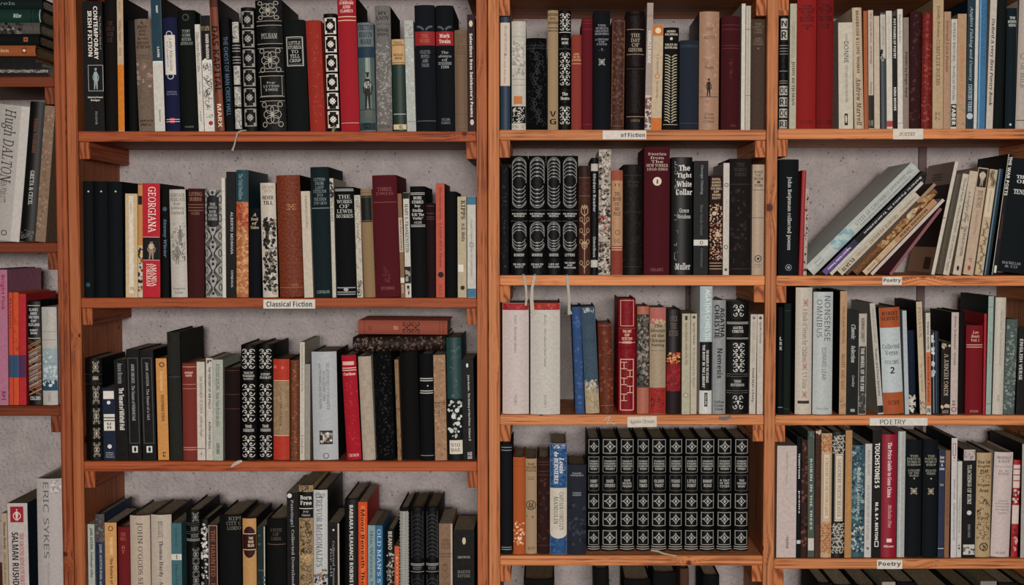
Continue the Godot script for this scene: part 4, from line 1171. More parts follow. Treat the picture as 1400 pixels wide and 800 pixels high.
	shelve("L4", [
		["p", 119, 131, 116.8, 717, "a3a8a2", "pale grey paperback|with italic subtitle", [["T", "JANE AUSTEN", 722, 752, "22282a", .45, 0, "b"], ["T", "Northanger Abbey", 755, 792, "22282a", .45, 0, "I"]]],
		["j", 132, 144, 130, 703, "1c2a42", "navy paperback|with grey-mottled head", [["B", 703, 742, "4b4a4c"], ["X", 705, 741, ["6b6866", "353436", "4e3a40"], 20, 3.5], ["T", "JANE AUSTEN Pride and Prejudice", 745, 830, "b9bec6", .35, .1, "r"]], {"d": .15}],
		["p", 145, 161, 143, 714.6, "c3935c", "apricot paperback|with round mark", [["G", 723, 0, 3, "4b2f1c", 1], ["T", "THOMAS HARDY", 735, 760, "e0bd90", .25, .1, "b"], ["T", "The Return of the Native", 764, 830, "3b2417", .25, .1, "b"]], {"d": .12, "side": "1a1512"}],
		["h", 162, 178, 160, 721, "6d1a1f", "crimson hardback|with gilt initials", [["H", "THE|MILL", 728, 740, "a8644f", .5], ["H", "B|T", 746, 758, "a8644f", .3]], {"d": .13}],
		["j", 178.6, 206, 176.4, 705, "b3a595", "cream jacketed book|with large capitals", [["T", "JOHN O'GODS SENDING", 715, 840, "2b2826", .3, 0, "r"]], {"side": "2b2724"}],
		["j", 206.8, 235, 205, 704, "b3a89c", "cream jacketed book|with mixed-case title", [["T", "MILLGATE", 713, 736, "3a3734", .22, 0, "r"], ["T", "Thomas Hardy . A Biography", 740, 840, "2e2c2a", .24, 0, "R"]], {"side": "262321"}],
		["p", 235.4, 249.6, 233.6, 715.7, "3d646c", "teal paperback|with white label", [["T", "Oxford", 722, 748, "1b3338", .2], ["B", 758.5, 767, "c9c8c0"], ["H", "1", 760, 766, "222", .15, 0, "b"], ["T", "Tess of the D'Urbervilles", 772, 840, "1b3338", .25]]],
		["l", 255, 274, 253.2, 698.6, "101112", "black leather book|with beaded silver", [["O", "flower", 701, 714, "8f918d", 0, .85], ["L", "8f918d", .9, 716, 718, 728, 730, 738, 740], ["H", "HARDY", 721, 726, "8f918d", .5, .3], ["H", "JUDE", 731, 737, "8f918d", .5, .3], ["O", "flower", 750, 768, "8f918d", 0, .85], ["O", "flower", 769, 786, "8f918d", 0, .85], ["O", "flower", 787, 803, "8f918d", 0, .85], ["R", 717, 729, 746]]],
		["j", 275.6, 285.4, 274, 710, "151617", "slim black book|with white speckles", [["X", 713, 840, ["b9bab6", "8b8c88", "d0d0cc"], 70, 2.2]]],
		["p", 286, 298.4, 284.6, 717, "3a2018", "dark brown paperback|with rust title", [["F", 719, 850, -.9, .9, "a3998c", .7], ["T", "THE HAUNTED . HARDY", 725, 830, "7d4a34", .5, 0, "b"]]],
		["h", 300.4, 330, 299, 705, "0e1114", "thick black hardback|with gilt headline", [["H", "KIPS|CITY OF|LONDON", 706, 726, "75736b", .8, .5]]],
		["j", 332.4, 351, 331, 709, "b58a55", "mustard book|with oxblood oval", [["C", 730, 754, "3a1214", -.98, .98], ["O", "bird", 720, 742, "3a1214", -.85, .85], ["O", "bird", 742, 764, "3a1214", -.85, .85], ["L", "d3c2a0", 1, 730.5, 752.5], ["H", "THE|DOVE|SELLER", 734, 749, "d3c2a0", .45, .25, "b"]], {"side": "191412"}],
		["p", 352.4, 363, 351.4, 720, "16292a", "slim green-black paperback|with pale edge", [["B", 720, 856, "b9b5a8", .72, .985], ["X", 728, 840, ["3a5855"], 14, 2]]],
		["h", 365, 391.2, 364, 710, "0d0f11", "thick black hardback|with bronze title", [["H", "A HOUSE|OF|CARDS", 722, 740, "5d5146", .6], ["L", "5d5146", .9, 745]]],
		["p", 393.4, 408.6, 392, 674, "0f1013", "tall black paperback|with white roundel", [["D", 678, -.5, 3.2, "c9cac6"], ["T", "Paintings", 684, 718, "aeb0ae", .3, -.1], ["T", "| Collected Downland Poems", 720, 830, "aeb0ae", .32, 0]], {"d": .17}],
		["j", 409, 428.4, 408.2, 664, "97805f", "fur-striped tan book|with black headed panel", [["B", 673, 709, "101012"], ["H", "Born|Free", 677, 692, "dcdad4", .8, 0, "R"], ["L", "c9c8c4", 1, 696], ["H", "Joy|Adamson", 698, 707, "b9b8b4", .6], ["S", 664, 673, "17140f", 20], ["S", 710, 760, "17140f", 100], ["S", 770, 850, "17140f", 110], ["X", 756, 772, ["a98d68", "b89a74"], 10, 4]], {"d": .17}],
		["j", 428.8, 448, 428.2, 670, "b7babc", "white jacketed book|with long downward capitals", [["T", "TREVOR McDONALD'S", 678, 776, "3c4146", .42, -.15, "r"], ["S", 674, 682, "4b5055", 8], ["X", 778, 830, ["17191b", "8d6a52", "5b636a"], 26, 4]], {"d": .17, "side": "1d1f21"}],
		["p", 449, 464.6, 448, 715, "111214", "slim black paperback|with ivory edge", [["B", 716, 856, "b5ad9c", .72, .985], ["D", 725, 0, 1.4, "c9cac6"], ["T", "Collected Poems of Life", 740, 830, "8f9294", .2, 0], ["T", "for all", 750, 790, "8f9294", .15, -.45]]],
		["j", 471.4, 490, 470.8, 683, "0e1013", "tall black book|with bold white title", [["T", "BARBARA PLEASANCE ROBINS MAN FOR THE", 691, 850, "c6c7c3", .26, 0, "b"]], {"d": .165}],
		["p", 490.4, 502.6, 489.8, 686.5, "c04420", "fire-orange paperback", [["B", 692, 850, "d86a2a", -.45, .5], ["T", "Moon Beneath The Street", 697, 840, "3a140b", .4, 0, "b"]], {"d": .16, "side": "b02c18"}],
		["p", 503.4, 513.4, 503, 718.6, "7d9499", "pale blue paperback|with dark title", [["T", "the Wessex Novel", 726, 830, "27404b", .4]]],
		["p", 513.8, 523.4, 513.4, 718.6, "2f668d", "mid-blue paperback|with white title", [["T", "OLD MAN'S STORY", 724, 830, "b9cad5", .5]]],
		["j", 528.6, 539, 528, 725, "14151a", "black paperback|with ghostly picture", [["T", "BEANO", 727, 752, "b9b6ac", .5, 0, "b"], ["X", 755, 830, ["8d887d", "5d5a52", "b0aa9c"], 30, 3]]],
		["p", 539.6, 546, 539.4, 747, "b85a35", "slim orange booklet", [["T", "poems", 760, 830, "d9b79a", .3]]],
		["h", 546.4, 559.2, 545.8, 695, "151617", "black-and-white chequered book", [["O", "check", 697, 855, "c3c4c0", -.92, .92]], {"d": .14}],
		["l", 561, 580.2, 560.6, 694, "121316", "black leather book|with embossed arcs", [["O", "arcs", 700, 764, "34383c"], ["L", "8b8e8e", 1.2, 772, 774], ["H", "SCOTT", 776, 780, "8b8e8e", .6], ["L", "8b8e8e", .8, 783], ["O", "arcs", 788, 850, "34383c"], ["R", 768, 785]], {"group": "arc-embossed black leather pair", "d": .14}],
		["l", 582, 600, 581.6, 694, "121316", "black leather book|with embossed arcs", [["O", "arcs", 700, 764, "44494c"], ["L", "8b8e8e", 1.2, 772, 774], ["H", "SCOTT", 776, 780, "8b8e8e", .6], ["L", "8b8e8e", .8, 783], ["O", "arcs", 788, 850, "44494c"], ["R", 768, 785]], {"group": "arc-embossed black leather pair", "d": .14}],
		["p", 600.6, 619, 600, 716, "7d6250", "fawn paperback|with pale right edge", [["B", 716, 856, "b3a798", .74, .985], ["H", "THE|WAVES|TALES", 737, 752, "3a2b22", .7], ["L", "3a2b22", .7, 758, 762], ["O", "tulip", 764, 850, "56422f", -.7, .5]]],
		["p", 620, 648.4, 619.8, 725, "121214", "broad black paperback|with oval mark", [["O", "bird", 735, 745, "b9b09c", -.15, .2], ["H", "GROWTH", 761, 764, "aaa79f", .6, 0, "r"], ["H", "MARTIN|RIVERS", 780, 791, "7d7b75", .6, 0, "r"]]],
	])
	more_books()

func more_books():
	shelve("M1", [
		["j", 684.2, 697.4, 0, 23, "1b3146", "navy book|with cream wraparound label", [["C", 31, 117, "c3b8aa", -.985, .985], ["T", "WILLIAM THE BACHELOR", 35, 76, "4b3a36", .25, .1], ["T", "Not Only But Also", 72, 114, "7d3a34", .3, -.1, "i"]]],
		["j", 699.6, 718.8, 0, 29, "b8b5ac", "worn white book|with orange square stamp", [["L", "8d8a82", .8, 50, 108, 116], ["X", 56, 104, ["a3a098", "c9c6bd", "8d8f90"], 26, 4], ["S", 60, 105, "7d7a72", 18], ["C", 131, 142, "b5703c", -.7, .5], ["C", 145, 168, "161718", -.985, .985], ["S", 147, 167, "d5d3cc", 26], ["X", 169, 176, ["9d948a"], 6, 3]]],
		["v", 719.4, 747.4, 0, 52, "14181a", "thick black cloth hardback|with bare spine", [["X", 56, 172, ["1c2123", "0f1213"], 150, 1.4], ["O", "vine", 60, 170, "20272a", -.6, .6], ["L", "2b3134", .7, 62, 66]]],
		["h", 749, 763, 0, 14, "a58e6f", "tall buff hardback|with two-letter foot", [["L", "3b2f23", 1, 19, 21, 30, 32, 38, 42], ["H", "NOVEL", 24, 27, "3b2f23", .6, 0, "b"], ["H", "V|G", 150, 171, "201a14", .62, 0, "b"]]],
		["l", 764, 780.6, 0, 14, "111213", "black leather book|with white filigree", [["O", "scroll", 18, 42, "d0d0ca"], ["L", "d0d0ca", .8, 44], ["H", "Henry|Hill", 51, 61, "d0d0ca", .6, 0, "R"], ["L", "d0d0ca", .8, 67], ["O", "scroll", 71, 117, "d0d0ca"], ["H", "The|Theatre", 125, 137, "d0d0ca", .75, 0, "R"], ["O", "scroll", 145, 170, "d0d0ca"], ["R", 46, 68, 119, 142]]],
		["h", 781.2, 794.8, 0, 47.5, "8d3b31", "salmon cloth hardback|with gilt title", [["H", "LOVE|ON THE|LEVIATHAN", 72, 84, "c9a277", .85, 0, "b"], ["L", "c9a277", .8, 87]]],
		["h", 795.4, 810, 0, 24.5, "5f1520", "wine-red hardback|with fine rules", [["L", "7d2f38", .6, 28, 32, 40, 170]]],
		["h", 811, 834.2, 0, 15, "101922", "midnight hardback|with gilt monogram", [["H", "THE|WORLD'S|GREATEST|MEMORIES", 33, 48, "9da4a8", .8], ["H", "A HISTORY|OF|FAITH", 52, 62, "9da4a8", .8], ["H", ". 3 .", 66, 69, "9da4a8", .3], ["O", "flower", 80, 89, "b3b6b2", -.38, .38]]],
		["l", 834.8, 853.2, 837, 26, "4c2f26", "scuffed brown leather book", [["F", 29, 172, -.85, .85, "75523f", .8], ["X", 30, 170, ["5d3b2f", "3d241d", "6b4536"], 40, 4]]],
		["l", 856, 882, 0, 15, "231314", "dark plum leather book|with gilt bands", [["L", "8d7a68", .9, 40, 74, 93, 159], ["H", "THE|DAY|OF|GIDEONS", 45, 71, "b3a694", .75], ["H", "LONDON", 163, 166, "8d7a68", .5], ["R", 20, 42, 92, 156]]],
		["p", 880.4, 889.8, 884, 4, "9d908a", "slim grey-pink paperback", [["T", "CHARLES READE", 42, 86, "d9d4cd", .5, 0, "b"], ["B", 130, 176, "c2bdb6"], ["X", 130, 175, ["3a3432", "6d5f58", "8d4f4a"], 24, 3.4], ["L", "75625c", .7, 22]]],
		["p", 890.2, 904.2, 893, 34, "b9a88e", "cream paperback|with orange ends", [["B", 34, 49, "bf6a2b"], ["B", 161, 177.5, "bf6a2b"], ["D", 42, 0, 4, "d3c9a8"], ["T", "A. B. Sampson", 74, 100, "4b3d30", .22], ["G", 104, 0, 3, "bf6a2b", 1], ["T", "The Garden Kept", 110, 134, "4b3d30", .22]]],
		["h", 906, 927.2, 907.4, 37.5, "15171a", "black hardback|with cream herringbone", [["H", "HENRY|WILLIAMSON", 41, 49, "c3bcaa", .8, 0, "b"], ["D", 53, 0, 2, "c3bcaa"], ["H", "TALES OF|MOORLAND", 59, 67, "c3bcaa", .8, 0, "b"], ["O", "chev", 70, 167, "b0a890"], ["L", "c3bcaa", .6, 170]]],
		["h", 929, 955, 0, 55, "222a38", "slate-navy cloth hardback", [["L", "3a4454", .6, 62, 64, 168]]],
		["j", 955.6, 982.6, 956.8, 15.5, "9c7a64", "tan-pink jacketed book|with standing man", [["H", "THE", 38, 42, "4b2f26", .35], ["H", "BATTLE", 49, 53, "4b2f26", .55], ["H", "Yours", 90, 94, "3a2a22", .4, 0, "I"], ["O", "fig", 106, 132, "231a16", -.38, .28], ["L", "231a16", .7, 132], ["H", "From|Seven|Cities", 153, 168, "5f4436", .55, 0, "I"], ["X", 20, 150, ["a88670", "916f5a"], 16, 5]], {"d": .16, "side": "1d1613"}],
		["h", 986, 1011.4, 0, 22, "481119", "dark red cloth hardback", [["L", "6b2b30", .6, 34, 40, 62, 66], ["S", 80, 110, "5f1d26", 8, -.2, .2], ["H", "DUTTON", 170, 173, "7d4440", .3, .3]]],
		["p", 1013, 1018.2, 0, 5, "c6c2b8", "tall white booklet", [], {"d": .15}],
		["p", 1019, 1025.4, 0, 8, "b5b0a5", "tall stapled ivory booklet", [["L", "6f6a60", .8, 40, 130], ["B", 8, 176, "8d877b", -.1, 0.05]], {"d": .15}],
		["v", 1026.2, 1045.6, 0, 26, "5a4940", "grey-brown cloth hardback|with faded title", [["H", "THE|LADY OF|THE|LAKE", 31, 46, "83705f", .8], ["H", "AND|OTHER|POEMS", 51, 62, "83705f", .7], ["D", 66, 0, 1, "83705f"]]],
	])
	var ringed := [["O", "rings", 216, 284, "8d9090"], ["L", "b9bab8", .8, 287, 302], ["H", "THE WAVERLEY|NOVELS", 291, 297, "c6c7c4", .85, 0, "b"], ["O", "rings", 304, 343, "8d9090"], ["R", 286, 301, 352]]
	shelve("M2", [
		["h", 684.6, 695.4, 0, 225, "1b1c1f", "narrow black cloth hardback", [["X", 228, 372, ["25272b", "121316"], 24, 3]]],
		["l", 698.2, 721.6, 0, 213, "111215", "ring-tooled black leather book|of four||", ringed + [["H", "ROKEBY", 347, 351, "b9bab8", .6, 0, "b"], ["H", "SIR WALTER|SCOTT", 360, 367, "b9bab8", .7, 0, "b"]], {"group": "ring-tooled black leather set", "d": .14}],
		["l", 722.6, 746.4, 0, 213, "111215", "ring-tooled black leather book|of four||", ringed + [["H", "MONTROSE", 347, 351, "b9bab8", .6, 0, "b"], ["H", "SIR WALTER|SCOTT", 360, 367, "b9bab8", .7, 0, "b"]], {"group": "ring-tooled black leather set", "d": .14}],
		["l", 746.8, 767.6, 0, 213, "111215", "ring-tooled black leather book|of four||", ringed + [["H", "WOODSTOCK", 347, 351, "b9bab8", .6, 0, "b"], ["H", "LIFE OF|NAPOLEON", 360, 367, "b9bab8", .7, 0, "b"]], {"group": "ring-tooled black leather set", "d": .14}],
		["l", 768, 790.4, 0, 213, "111215", "ring-tooled black leather book|of four||", ringed + [["H", "LETTERS", 347, 351, "b9bab8", .6, 0, "b"], ["H", "THE HEART|OF|MIDLOTHIAN", 358, 368, "b9bab8", .7, 0, "b"]], {"group": "ring-tooled black leather set", "d": .14}],
		["l", 791, 807.2, 0, 226.7, "4a2a20", "brown leather book|with cream tulips", [["B", 226.7, 242, "33201c"], ["O", "tulip", 272, 374, "b59c7f", -.9, .9], ["L", "7d6250", .6, 243, 268]]],
		["l", 807.8, 817.4, 0, 216, "121a1d", "slim black leather book|with white bands", [["B", 224, 234, "b9b9b0"], ["B", 356, 366, "b9b9b0"], ["T", "Modern Reader", 238, 290, "9da6a6", .4, 0, "b"], ["T", "Omnibus", 324, 352, "9da6a6", .4, 0, "b"]]],
		["j", 818, 834.4, 819, 204.4, "a39a90", "marbled grey-red jacketed book", [["X", 206, 374, ["27211f", "c3bcb2", "7d7068", "3e3936", "b5aca2"], 330, 2.2], ["X", 290, 320, ["9c3a30", "a8483a"], 12, 2.6], ["S", 206, 374, "241f1d", 60]]],
		["j", 836, 851, 0, 233, "a8805f", "pink-tan book|with rust foot", [["B", 337, 376, "7d3324"], ["B", 233, 247, "8f4a38"], ["H", "THE|HISTORY|OF|MR|POLLY", 262, 296, "3e241a", .75, 0, "R"], ["H", ". .", 251, 255, "3e241a", .4], ["L", "cdb79c", 1, 339, 342], ["G", 318, .1, 3, "5d3526", .8], ["H", "EKL", 327, 332, "5d3526", .5]]],
		["l", 851.8, 878, 0, 225, "1c1613", "black-brown leather book", [["H", "Walter|Scott", 246, 256, "3f332c", .6], ["L", "3a2f29", .6, 240, 290, 365], ["X", 262, 362, ["251d1a", "15100e"], 18, 5]]],
		["h", 880.6, 915.4, 0, 201, "4e111c", "thick burgundy hardback|with white roundel", [["H", "Stories|from|The|NEW YORKER|1950-1960", 208, 234, "c9b9ae", .85, 0, "r"], ["D", 248, 0, 6, "cdc3b6"], ["O", "bird", 245, 252, "5f2028", -.06, .08], ["H", "GOLLANCZ", 367, 371, "8d5a58", .5]], {"d": .16}],
		["j", 917.8, 946.4, 0, 215, "0f1315", "black jacketed book|with large white title", [["H", "The|Tight|White|Collar", 224, 268, "d9d9d4", .78, .2, "R"], ["H", "Grace|Metalious", 284, 300, "b5b7b4", .62, .2, "R"], ["H", "Muller", 360, 369, "c9cac6", .72, .1, "R"], ["S", 220, 370, "8f9894", 24, -.7, -.4]]],
		["p", 948, 967.6, 0, 220, "10171b", "black paperback|with white belt", [["C", 328, 336, "c3c3bc", -.985, .985], ["G", 332, .1, 2, "27292b", .8], ["T", "George Gissing", 226, 266, "8f9a9f", .22, .1], ["T", "New Grub Street", 280, 322, "5f6b70", .2, .1], ["T", "Everyman", 340, 366, "5f6b70", .2, .1]]],
		["h", 969.8, 987.8, 0, 240, "331f1b", "brown hardback|with cream speckle pattern", [["H", "ROYAL|GEORGE|BORROW|THE BIBLE|OF|SPAIN|SCOTT", 243, 273, "c0ab92", .85, 0, "b"], ["X", 278, 356, ["b59c82", "96503f", "c9b79e"], 230, 1.1], ["D", 292, -.3, 3, "c0ab92"], ["D", 320, .2, 3, "c0ab92"], ["L", "c0ab92", .8, 360, 364, 368]]],
		["p", 988.2, 996.4, 0, 223, "bcb8b0", "slim white paperback|with two rings", [["G", 253, 0, 2.4, "33302e", .8], ["G", 338, 0, 2.4, "33302e", .8], ["T", "the moon and sixpence", 275, 312, "85807a", .25], ["D", 369, 0, 2, "4b4744"]]],
		["h", 997, 1026.6, 0, 217, "211a19", "thick black-brown hardback", [["H", "THE|PICKWICK|PAPERS", 222, 242, "3e3433", .6], ["L", "3e3433", .6, 252, 368], ["X", 258, 366, ["2a2120", "191312"], 20, 5]], {"d": .155}],
		["j", 1028, 1044.4, 0, 225, "a59380", "cream jacketed book|with ringed foot mark", [["H", "SONGS|OF|FREEDOM|.|POEMS", 233, 256, "3e332a", .8, 0, "R"], ["L", "3e332a", .7, 260, 298], ["G", 354, 0, 4.4, "2e2620", 1], ["D", 354, 0, 1.8, "2e2620"], ["H", "JARROLD|LTD", 361, 367, "3e332a", .6]]],
	])
	shelve("M3", [
		["j", 687, 723, 0, 412.6, "bfb4b2", "thick pinkish-white book|with red head", [["B", 412.6, 422.5, "96222a"], ["X", 413, 422, ["a83a30", "7d1a22"], 10, 3], ["T", "ROALD . The Second Collection", 430, 482, "3a3634", .09, 0, "r"], ["T", "VOLUME I", 540, 555, "4b4744", .09, 0, "r"]], {"d": .14}],
		["j", 725.2, 765.6, 0, 414, "bab7b1", "thick white book|with red head", [["B", 414, 424, "9c2a28"], ["X", 415, 423, ["b04a36", "84201f"], 10, 3], ["T", "ROALD . The Collected Short Stories", 431, 502, "3a3634", .08, 0, "r"], ["T", "VOLUME II", 540, 558, "4b4744", .08, 0, "r"]], {"z": .002, "d": .15, "side": "101012"}],
		["h", 787, 800, 781.6, 420, "34517f", "bright blue cloth hardback", [["F", 423, 563, -.8, .8, "2a426c", .7], ["X", 430, 560, ["3d5d90", "2e4873"], 20, 4]], {"z": .01}],
		["v", 800.4, 820, 793.8, 420, "52687c", "faded blue hardback|with torn cream foot", [["B", 528, 567, "a99a80"], ["X", 520, 536, ["52687c", "a99a80", "c3b9a6"], 16, 4], ["S", 530, 565, "6d5c45", 24], ["H", "MY|SISTER|AND", 428, 446, "2e3f50", .8], ["H", "VALENTINE", 464, 470, "2e3f50", .8], ["S", 422, 428, "a8b5ba", 14]]],
		["l", 820.8, 839.4, 817.4, 442, "6b3323", "short russet leather book", [["L", "8d5a3f", .7, 446, 556], ["X", 450, 550, ["7d3f2b", "5d2a1c"], 18, 4]]],
		["l", 845.4, 868.8, 0, 408.6, "8a1422", "red leather book|with gilt key border", [["F", 411, 446, -.75, .75, "c9a08a", .9], ["L", "c9a08a", .9, 449, 469], ["H", "THE ART|OF|DETECTION|STORIES", 451, 471, "d8b9a3", .6, 0, "b"], ["F", 492, 562, -.75, .75, "d0a893", 1.2], ["F", 496, 505, -.75, -.35, "d0a893", 1], ["F", 518, 527, -.75, -.35, "d0a893", 1], ["F", 540, 549, -.75, -.35, "d0a893", 1], ["F", 507, 516, .35, .75, "d0a893", 1], ["F", 529, 538, .35, .75, "d0a893", 1], ["R", 448, 476]]],
		["j", 871, 887, 0, 419, "a05d4c", "salmon book|with charcoal marbled middle", [["B", 430, 531, "3b3836"], ["X", 431, 530, ["201e1d", "6d6862", "8d877d", "4b4742"], 200, 2.4]]],
		["j", 888.2, 910, 0, 420.7, "9a8a72", "tan jacketed book|with pink torn head", [["B", 420.7, 440, "a8605a"], ["X", 436, 446, ["a8605a", "9a8a72", "b9a98c"], 14, 4], ["H", "The|Adventure|of the|Christmas|Pudding", 442, 476, "1d1a16", .92, 0, "R"], ["B", 531, 567, "93241f"], ["S", 534, 564, "2b1110", 18], ["L", "5d5040", .5, 480]]],
		["j", 911, 930, 0, 423, "1a1416", "black jacketed book|with flames and red foot", [["H", "OVER|THE|RIVERS", 431, 461, "6d5f5a", .65], ["X", 482, 498, ["b55a33", "d0a06a", "8d2f22"], 22, 3.4], ["B", 498, 536, "7d1720"], ["X", 500, 534, ["8f1f28", "65121a"], 12, 5], ["B", 536, 567, "2b1216"]]],
		["p", 932, 943.2, 0, 429, "a8a48f", "sage-cream paperback|with green disc", [["C", 432, 438, "2e2c27", -.3, .3], ["T", "Agatha Christie . Death on the Nile", 441, 499, "33312b", .34, 0, "r"], ["D", 541, 0, 3.4, "7d8068"], ["D", 541, 0, 2, "b9b5a0"]]],
		["p", 944, 952.2, 0, 429, "b0a897", "slim stone paperback|with dark title", [["D", 434, 0, 2, "3a3630"], ["T", "Agatha Christie", 441, 472, "33302b", .36, 0, "R"], ["T", "By the Pricking of My Thumbs", 476, 531, "33302b", .36, 0, "r"]]],
		["j", 956, 973, 957.4, 391.7, "c2c4c2", "tall white book|with pale blue upper half", [["B", 391.7, 468, "a3b4b8"], ["B", 468, 535, "121517"], ["T", "AGATHA CHRISTIE", 396, 466, "d9e0e0", .4, .25, "s"], ["T", "THE BODY IN THE LIBRARY", 472, 531, "c6c8c5", .2, -.35, "b"], ["T", "THE MURDER AT THE VICARAGE", 479, 524, "c6c8c5", .2, .25, "b"], ["C", 538, 557, "1b1d1f", -.2, .3], ["T", "COLLINS", 540, 555, "c2c4c2", .13, .05, "b"]], {"d": .14}],
		["j", 974, 991.8, 974.8, 410.5, "83888a", "grey jacketed book|with bold black title", [["T", "AGATHA", 421, 462, "141516", .34, .45, "b"], ["T", "CHRISTIE", 417, 463, "141516", .36, -.35, "b"], ["T", "Nemesis", 477, 518, "141516", .4, .1, "b"], ["H", "Collins|Crime|Club", 548, 563, "1b1d1f", .8, 0, "R"]]],
		["l", 992.6, 1023.8, 0, 412.6, "121314", "thick black leather book|with silver filigree", [["O", "scroll", 416, 434, "c6c7c2", -.4, .5], ["L", "9da09d", 1, 441, 443, 463, 465, 513, 515, 536, 538], ["H", "AGATHA|CHRISTIE", 446, 456, "c6c7c2", .5, 0, "R"], ["O", "scroll", 469, 510, "c6c7c2", -.4, .6], ["H", "THE|MYSTERIOUS", 520, 530, "b9bab6", .6, 0, "R"], ["O", "scroll", 541, 562, "c6c7c2", -.4, .5], ["R", 439, 466, 514, 537]], {"z": .012, "d": .14}],
		["p", 1024, 1033.4, 1026.4, 430, "b5b0a5", "slim cream paperback|with grey capitals", [["D", 435, 0, 2, "6b6862"], ["T", "AGATHA CHRISTIE", 440, 496, "8d8a84", .42, 0, "s"], ["T", "Dead Man's Folly", 504, 551, "3a3835", .42, 0, "b"]]],
		["p", 1034, 1042.8, 1036.2, 430, "b9b2a8", "slim cream paperback|with dark name", [["D", 435, 0, 2, "3a3835"], ["T", "Agatha Christie", 440, 470, "3a3835", .4, 0, "R"], ["T", "Cards on the Table", 474, 510, "8d8a84", .36, 0, "r"]]],
	])
	var set_ops := [["O", "diamond", 601.5, 620, "9a9c98", -.78, .78], ["H", "CHARLES|DICKENS|COMPLETE|WORKS", 629, 643, "a9aaa6", .68, 0, "b"], ["F", 625, 646, -.8, .8, "8d8f8b", .6], ["F", 650, 671, -.8, .8, "5f615e", .5], ["O", "diamond", 676, 695, "9a9c98", -.78, .78], ["O", "diamond", 701, 719, "9a9c98", -.78, .78], ["O", "diamond", 726, 745, "9a9c98", -.78, .78], ["L", "a9aaa6", .9, 623, 648, 673, 698, 722, 748, 751], ["R", 622.5, 648, 673.5, 698, 722.5]]
	var m4 := [
		["h", 685.2, 700, 0, 607, "131a22", "navy-black hardback|with gilt rules", [["L", "8d9498", .9, 612, 616, 750, 753]]],
		["h", 701.8, 717.8, 0, 625.5, "b0582c", "burnt-orange cloth hardback|with pale fleck", [["L", "8f3f1d", .7, 631, 638], ["X", 714, 750, ["d0885a", "e0c3a8"], 14, 3]]],
		["h", 718.4, 733.8, 0, 627.5, "ab9274", "buff hardback|with circled monogram", [["H", "THE|GOLDEN|FLEECE", 633, 646, "3e2f20", .85, 0, "b"], ["H", "JOHN|BARNES", 652, 657, "3e2f20", .6], ["G", 692, 0, 6.4, "33261a", 1], ["H", "AK", 688, 697, "33261a", .5, 0, "b"], ["X", 706, 711, ["5f4a33"], 2, 2], ["H", "NELSON", 750, 754, "3e2f20", .6]]],
		["h", 735, 751.4, 0, 626, "351a18", "dark oxblood hardback", [["L", "5d3630", .6, 632, 636, 645, 650, 748], ["X", 655, 745, ["44221f", "2a1412"], 18, 4]]],
		["j", 752, 775, 0, 607, "c3bdb0", "blue-and-cream jacketed book", [["B", 607, 668, "234a7a"], ["X", 610, 666, ["2d5a8d", "1d3d68", "3a6a9c"], 70, 3], ["B", 732, 760, "234a7a"], ["X", 733, 758, ["2d5a8d", "1d3d68"], 12, 4], ["O", "bird", 725, 738, "c3bdb0", -.98, .98], ["T", "Louis", 626, 648, "dcdcd6", .28, .4, "I"], ["T", "de BERNIERES", 618, 662, "dcdcd6", .26, -.25, "R"], ["T", "CAPTAIN CORELLI'S", 674, 726, "3a3d44", .24, .35, "r"], ["T", "MANDOLIN", 680, 718, "3a3d44", .24, -.3, "r"], ["S", 609, 613, "d0d0ca", 12]]],
		["h", 775.8, 801.4, 0, 636, "252a36", "slate-blue hardback", [["H", "DAVID|COPPERFIELD", 646, 652, "8d9199", .7, 0, "b"], ["H", "CHARLES|DICKENS", 673, 679, "8d9199", .45, 0, "b"], ["X", 684, 750, ["2f3542", "1c212b"], 16, 5]]],
	]
	var vols := [[803, 820.4], [822, 845.4], [847, 867.6], [870, 888.2], [889.8, 911.8], [913.8, 933.6], [935.4, 955], [956.6, 977.6], [979.4, 1001], [1003, 1023.4]]
	var names := ["DOMBEY|AND SON", "DAVID|COPPERFIELD", "OUR|MUTUAL|FRIEND", "HARD|TIMES", "OLIVER|TWIST", "PICKWICK|PAPERS", "LITTLE|DORRIT", "BARNABY|RUDGE", "A TALE|OF TWO|CITIES", "THE|CHRISTMAS|BOOKS"]
	for i in 10:
		m4.append(["l", vols[i][0], vols[i][1], 0, 600, "121315", "black-and-silver leather volume|with diamond panels, one of ten||", set_ops + [["H", names[i], 655, 667, "a9aaa6", .6, 0, "b"]], {"z": .031, "group": "black-and-silver leather set of ten", "d": .135, "a": 754.0}])
	shelve("M4", m4)
	shelve("M5", [
		["h", 716, 758, 0, 793, "0d0e11", "broad black hardback|with bare head", [], {"z": .05, "d": .13}],
		["h", 816, 836, 812.5, 778, "15110f", "tall brown-black hardback", [], {"z": .06, "d": .12}],
		["h", 853, 889, 0, 793, "0d0e11", "squat black hardback", [], {"z": .05, "d": .13}],
		["h", 893, 924, 0, 783, "101116", "broad blue-black hardback", [], {"z": .06, "d": .12}],
		["h", 932, 944, 930, 778, "4a332a", "slim brown hardback", [], {"z": .06, "d": .12}],
		["h", 961, 983, 0, 787, "0d0e11", "upright black hardback", [], {"z": .06, "d": .12}],
	])
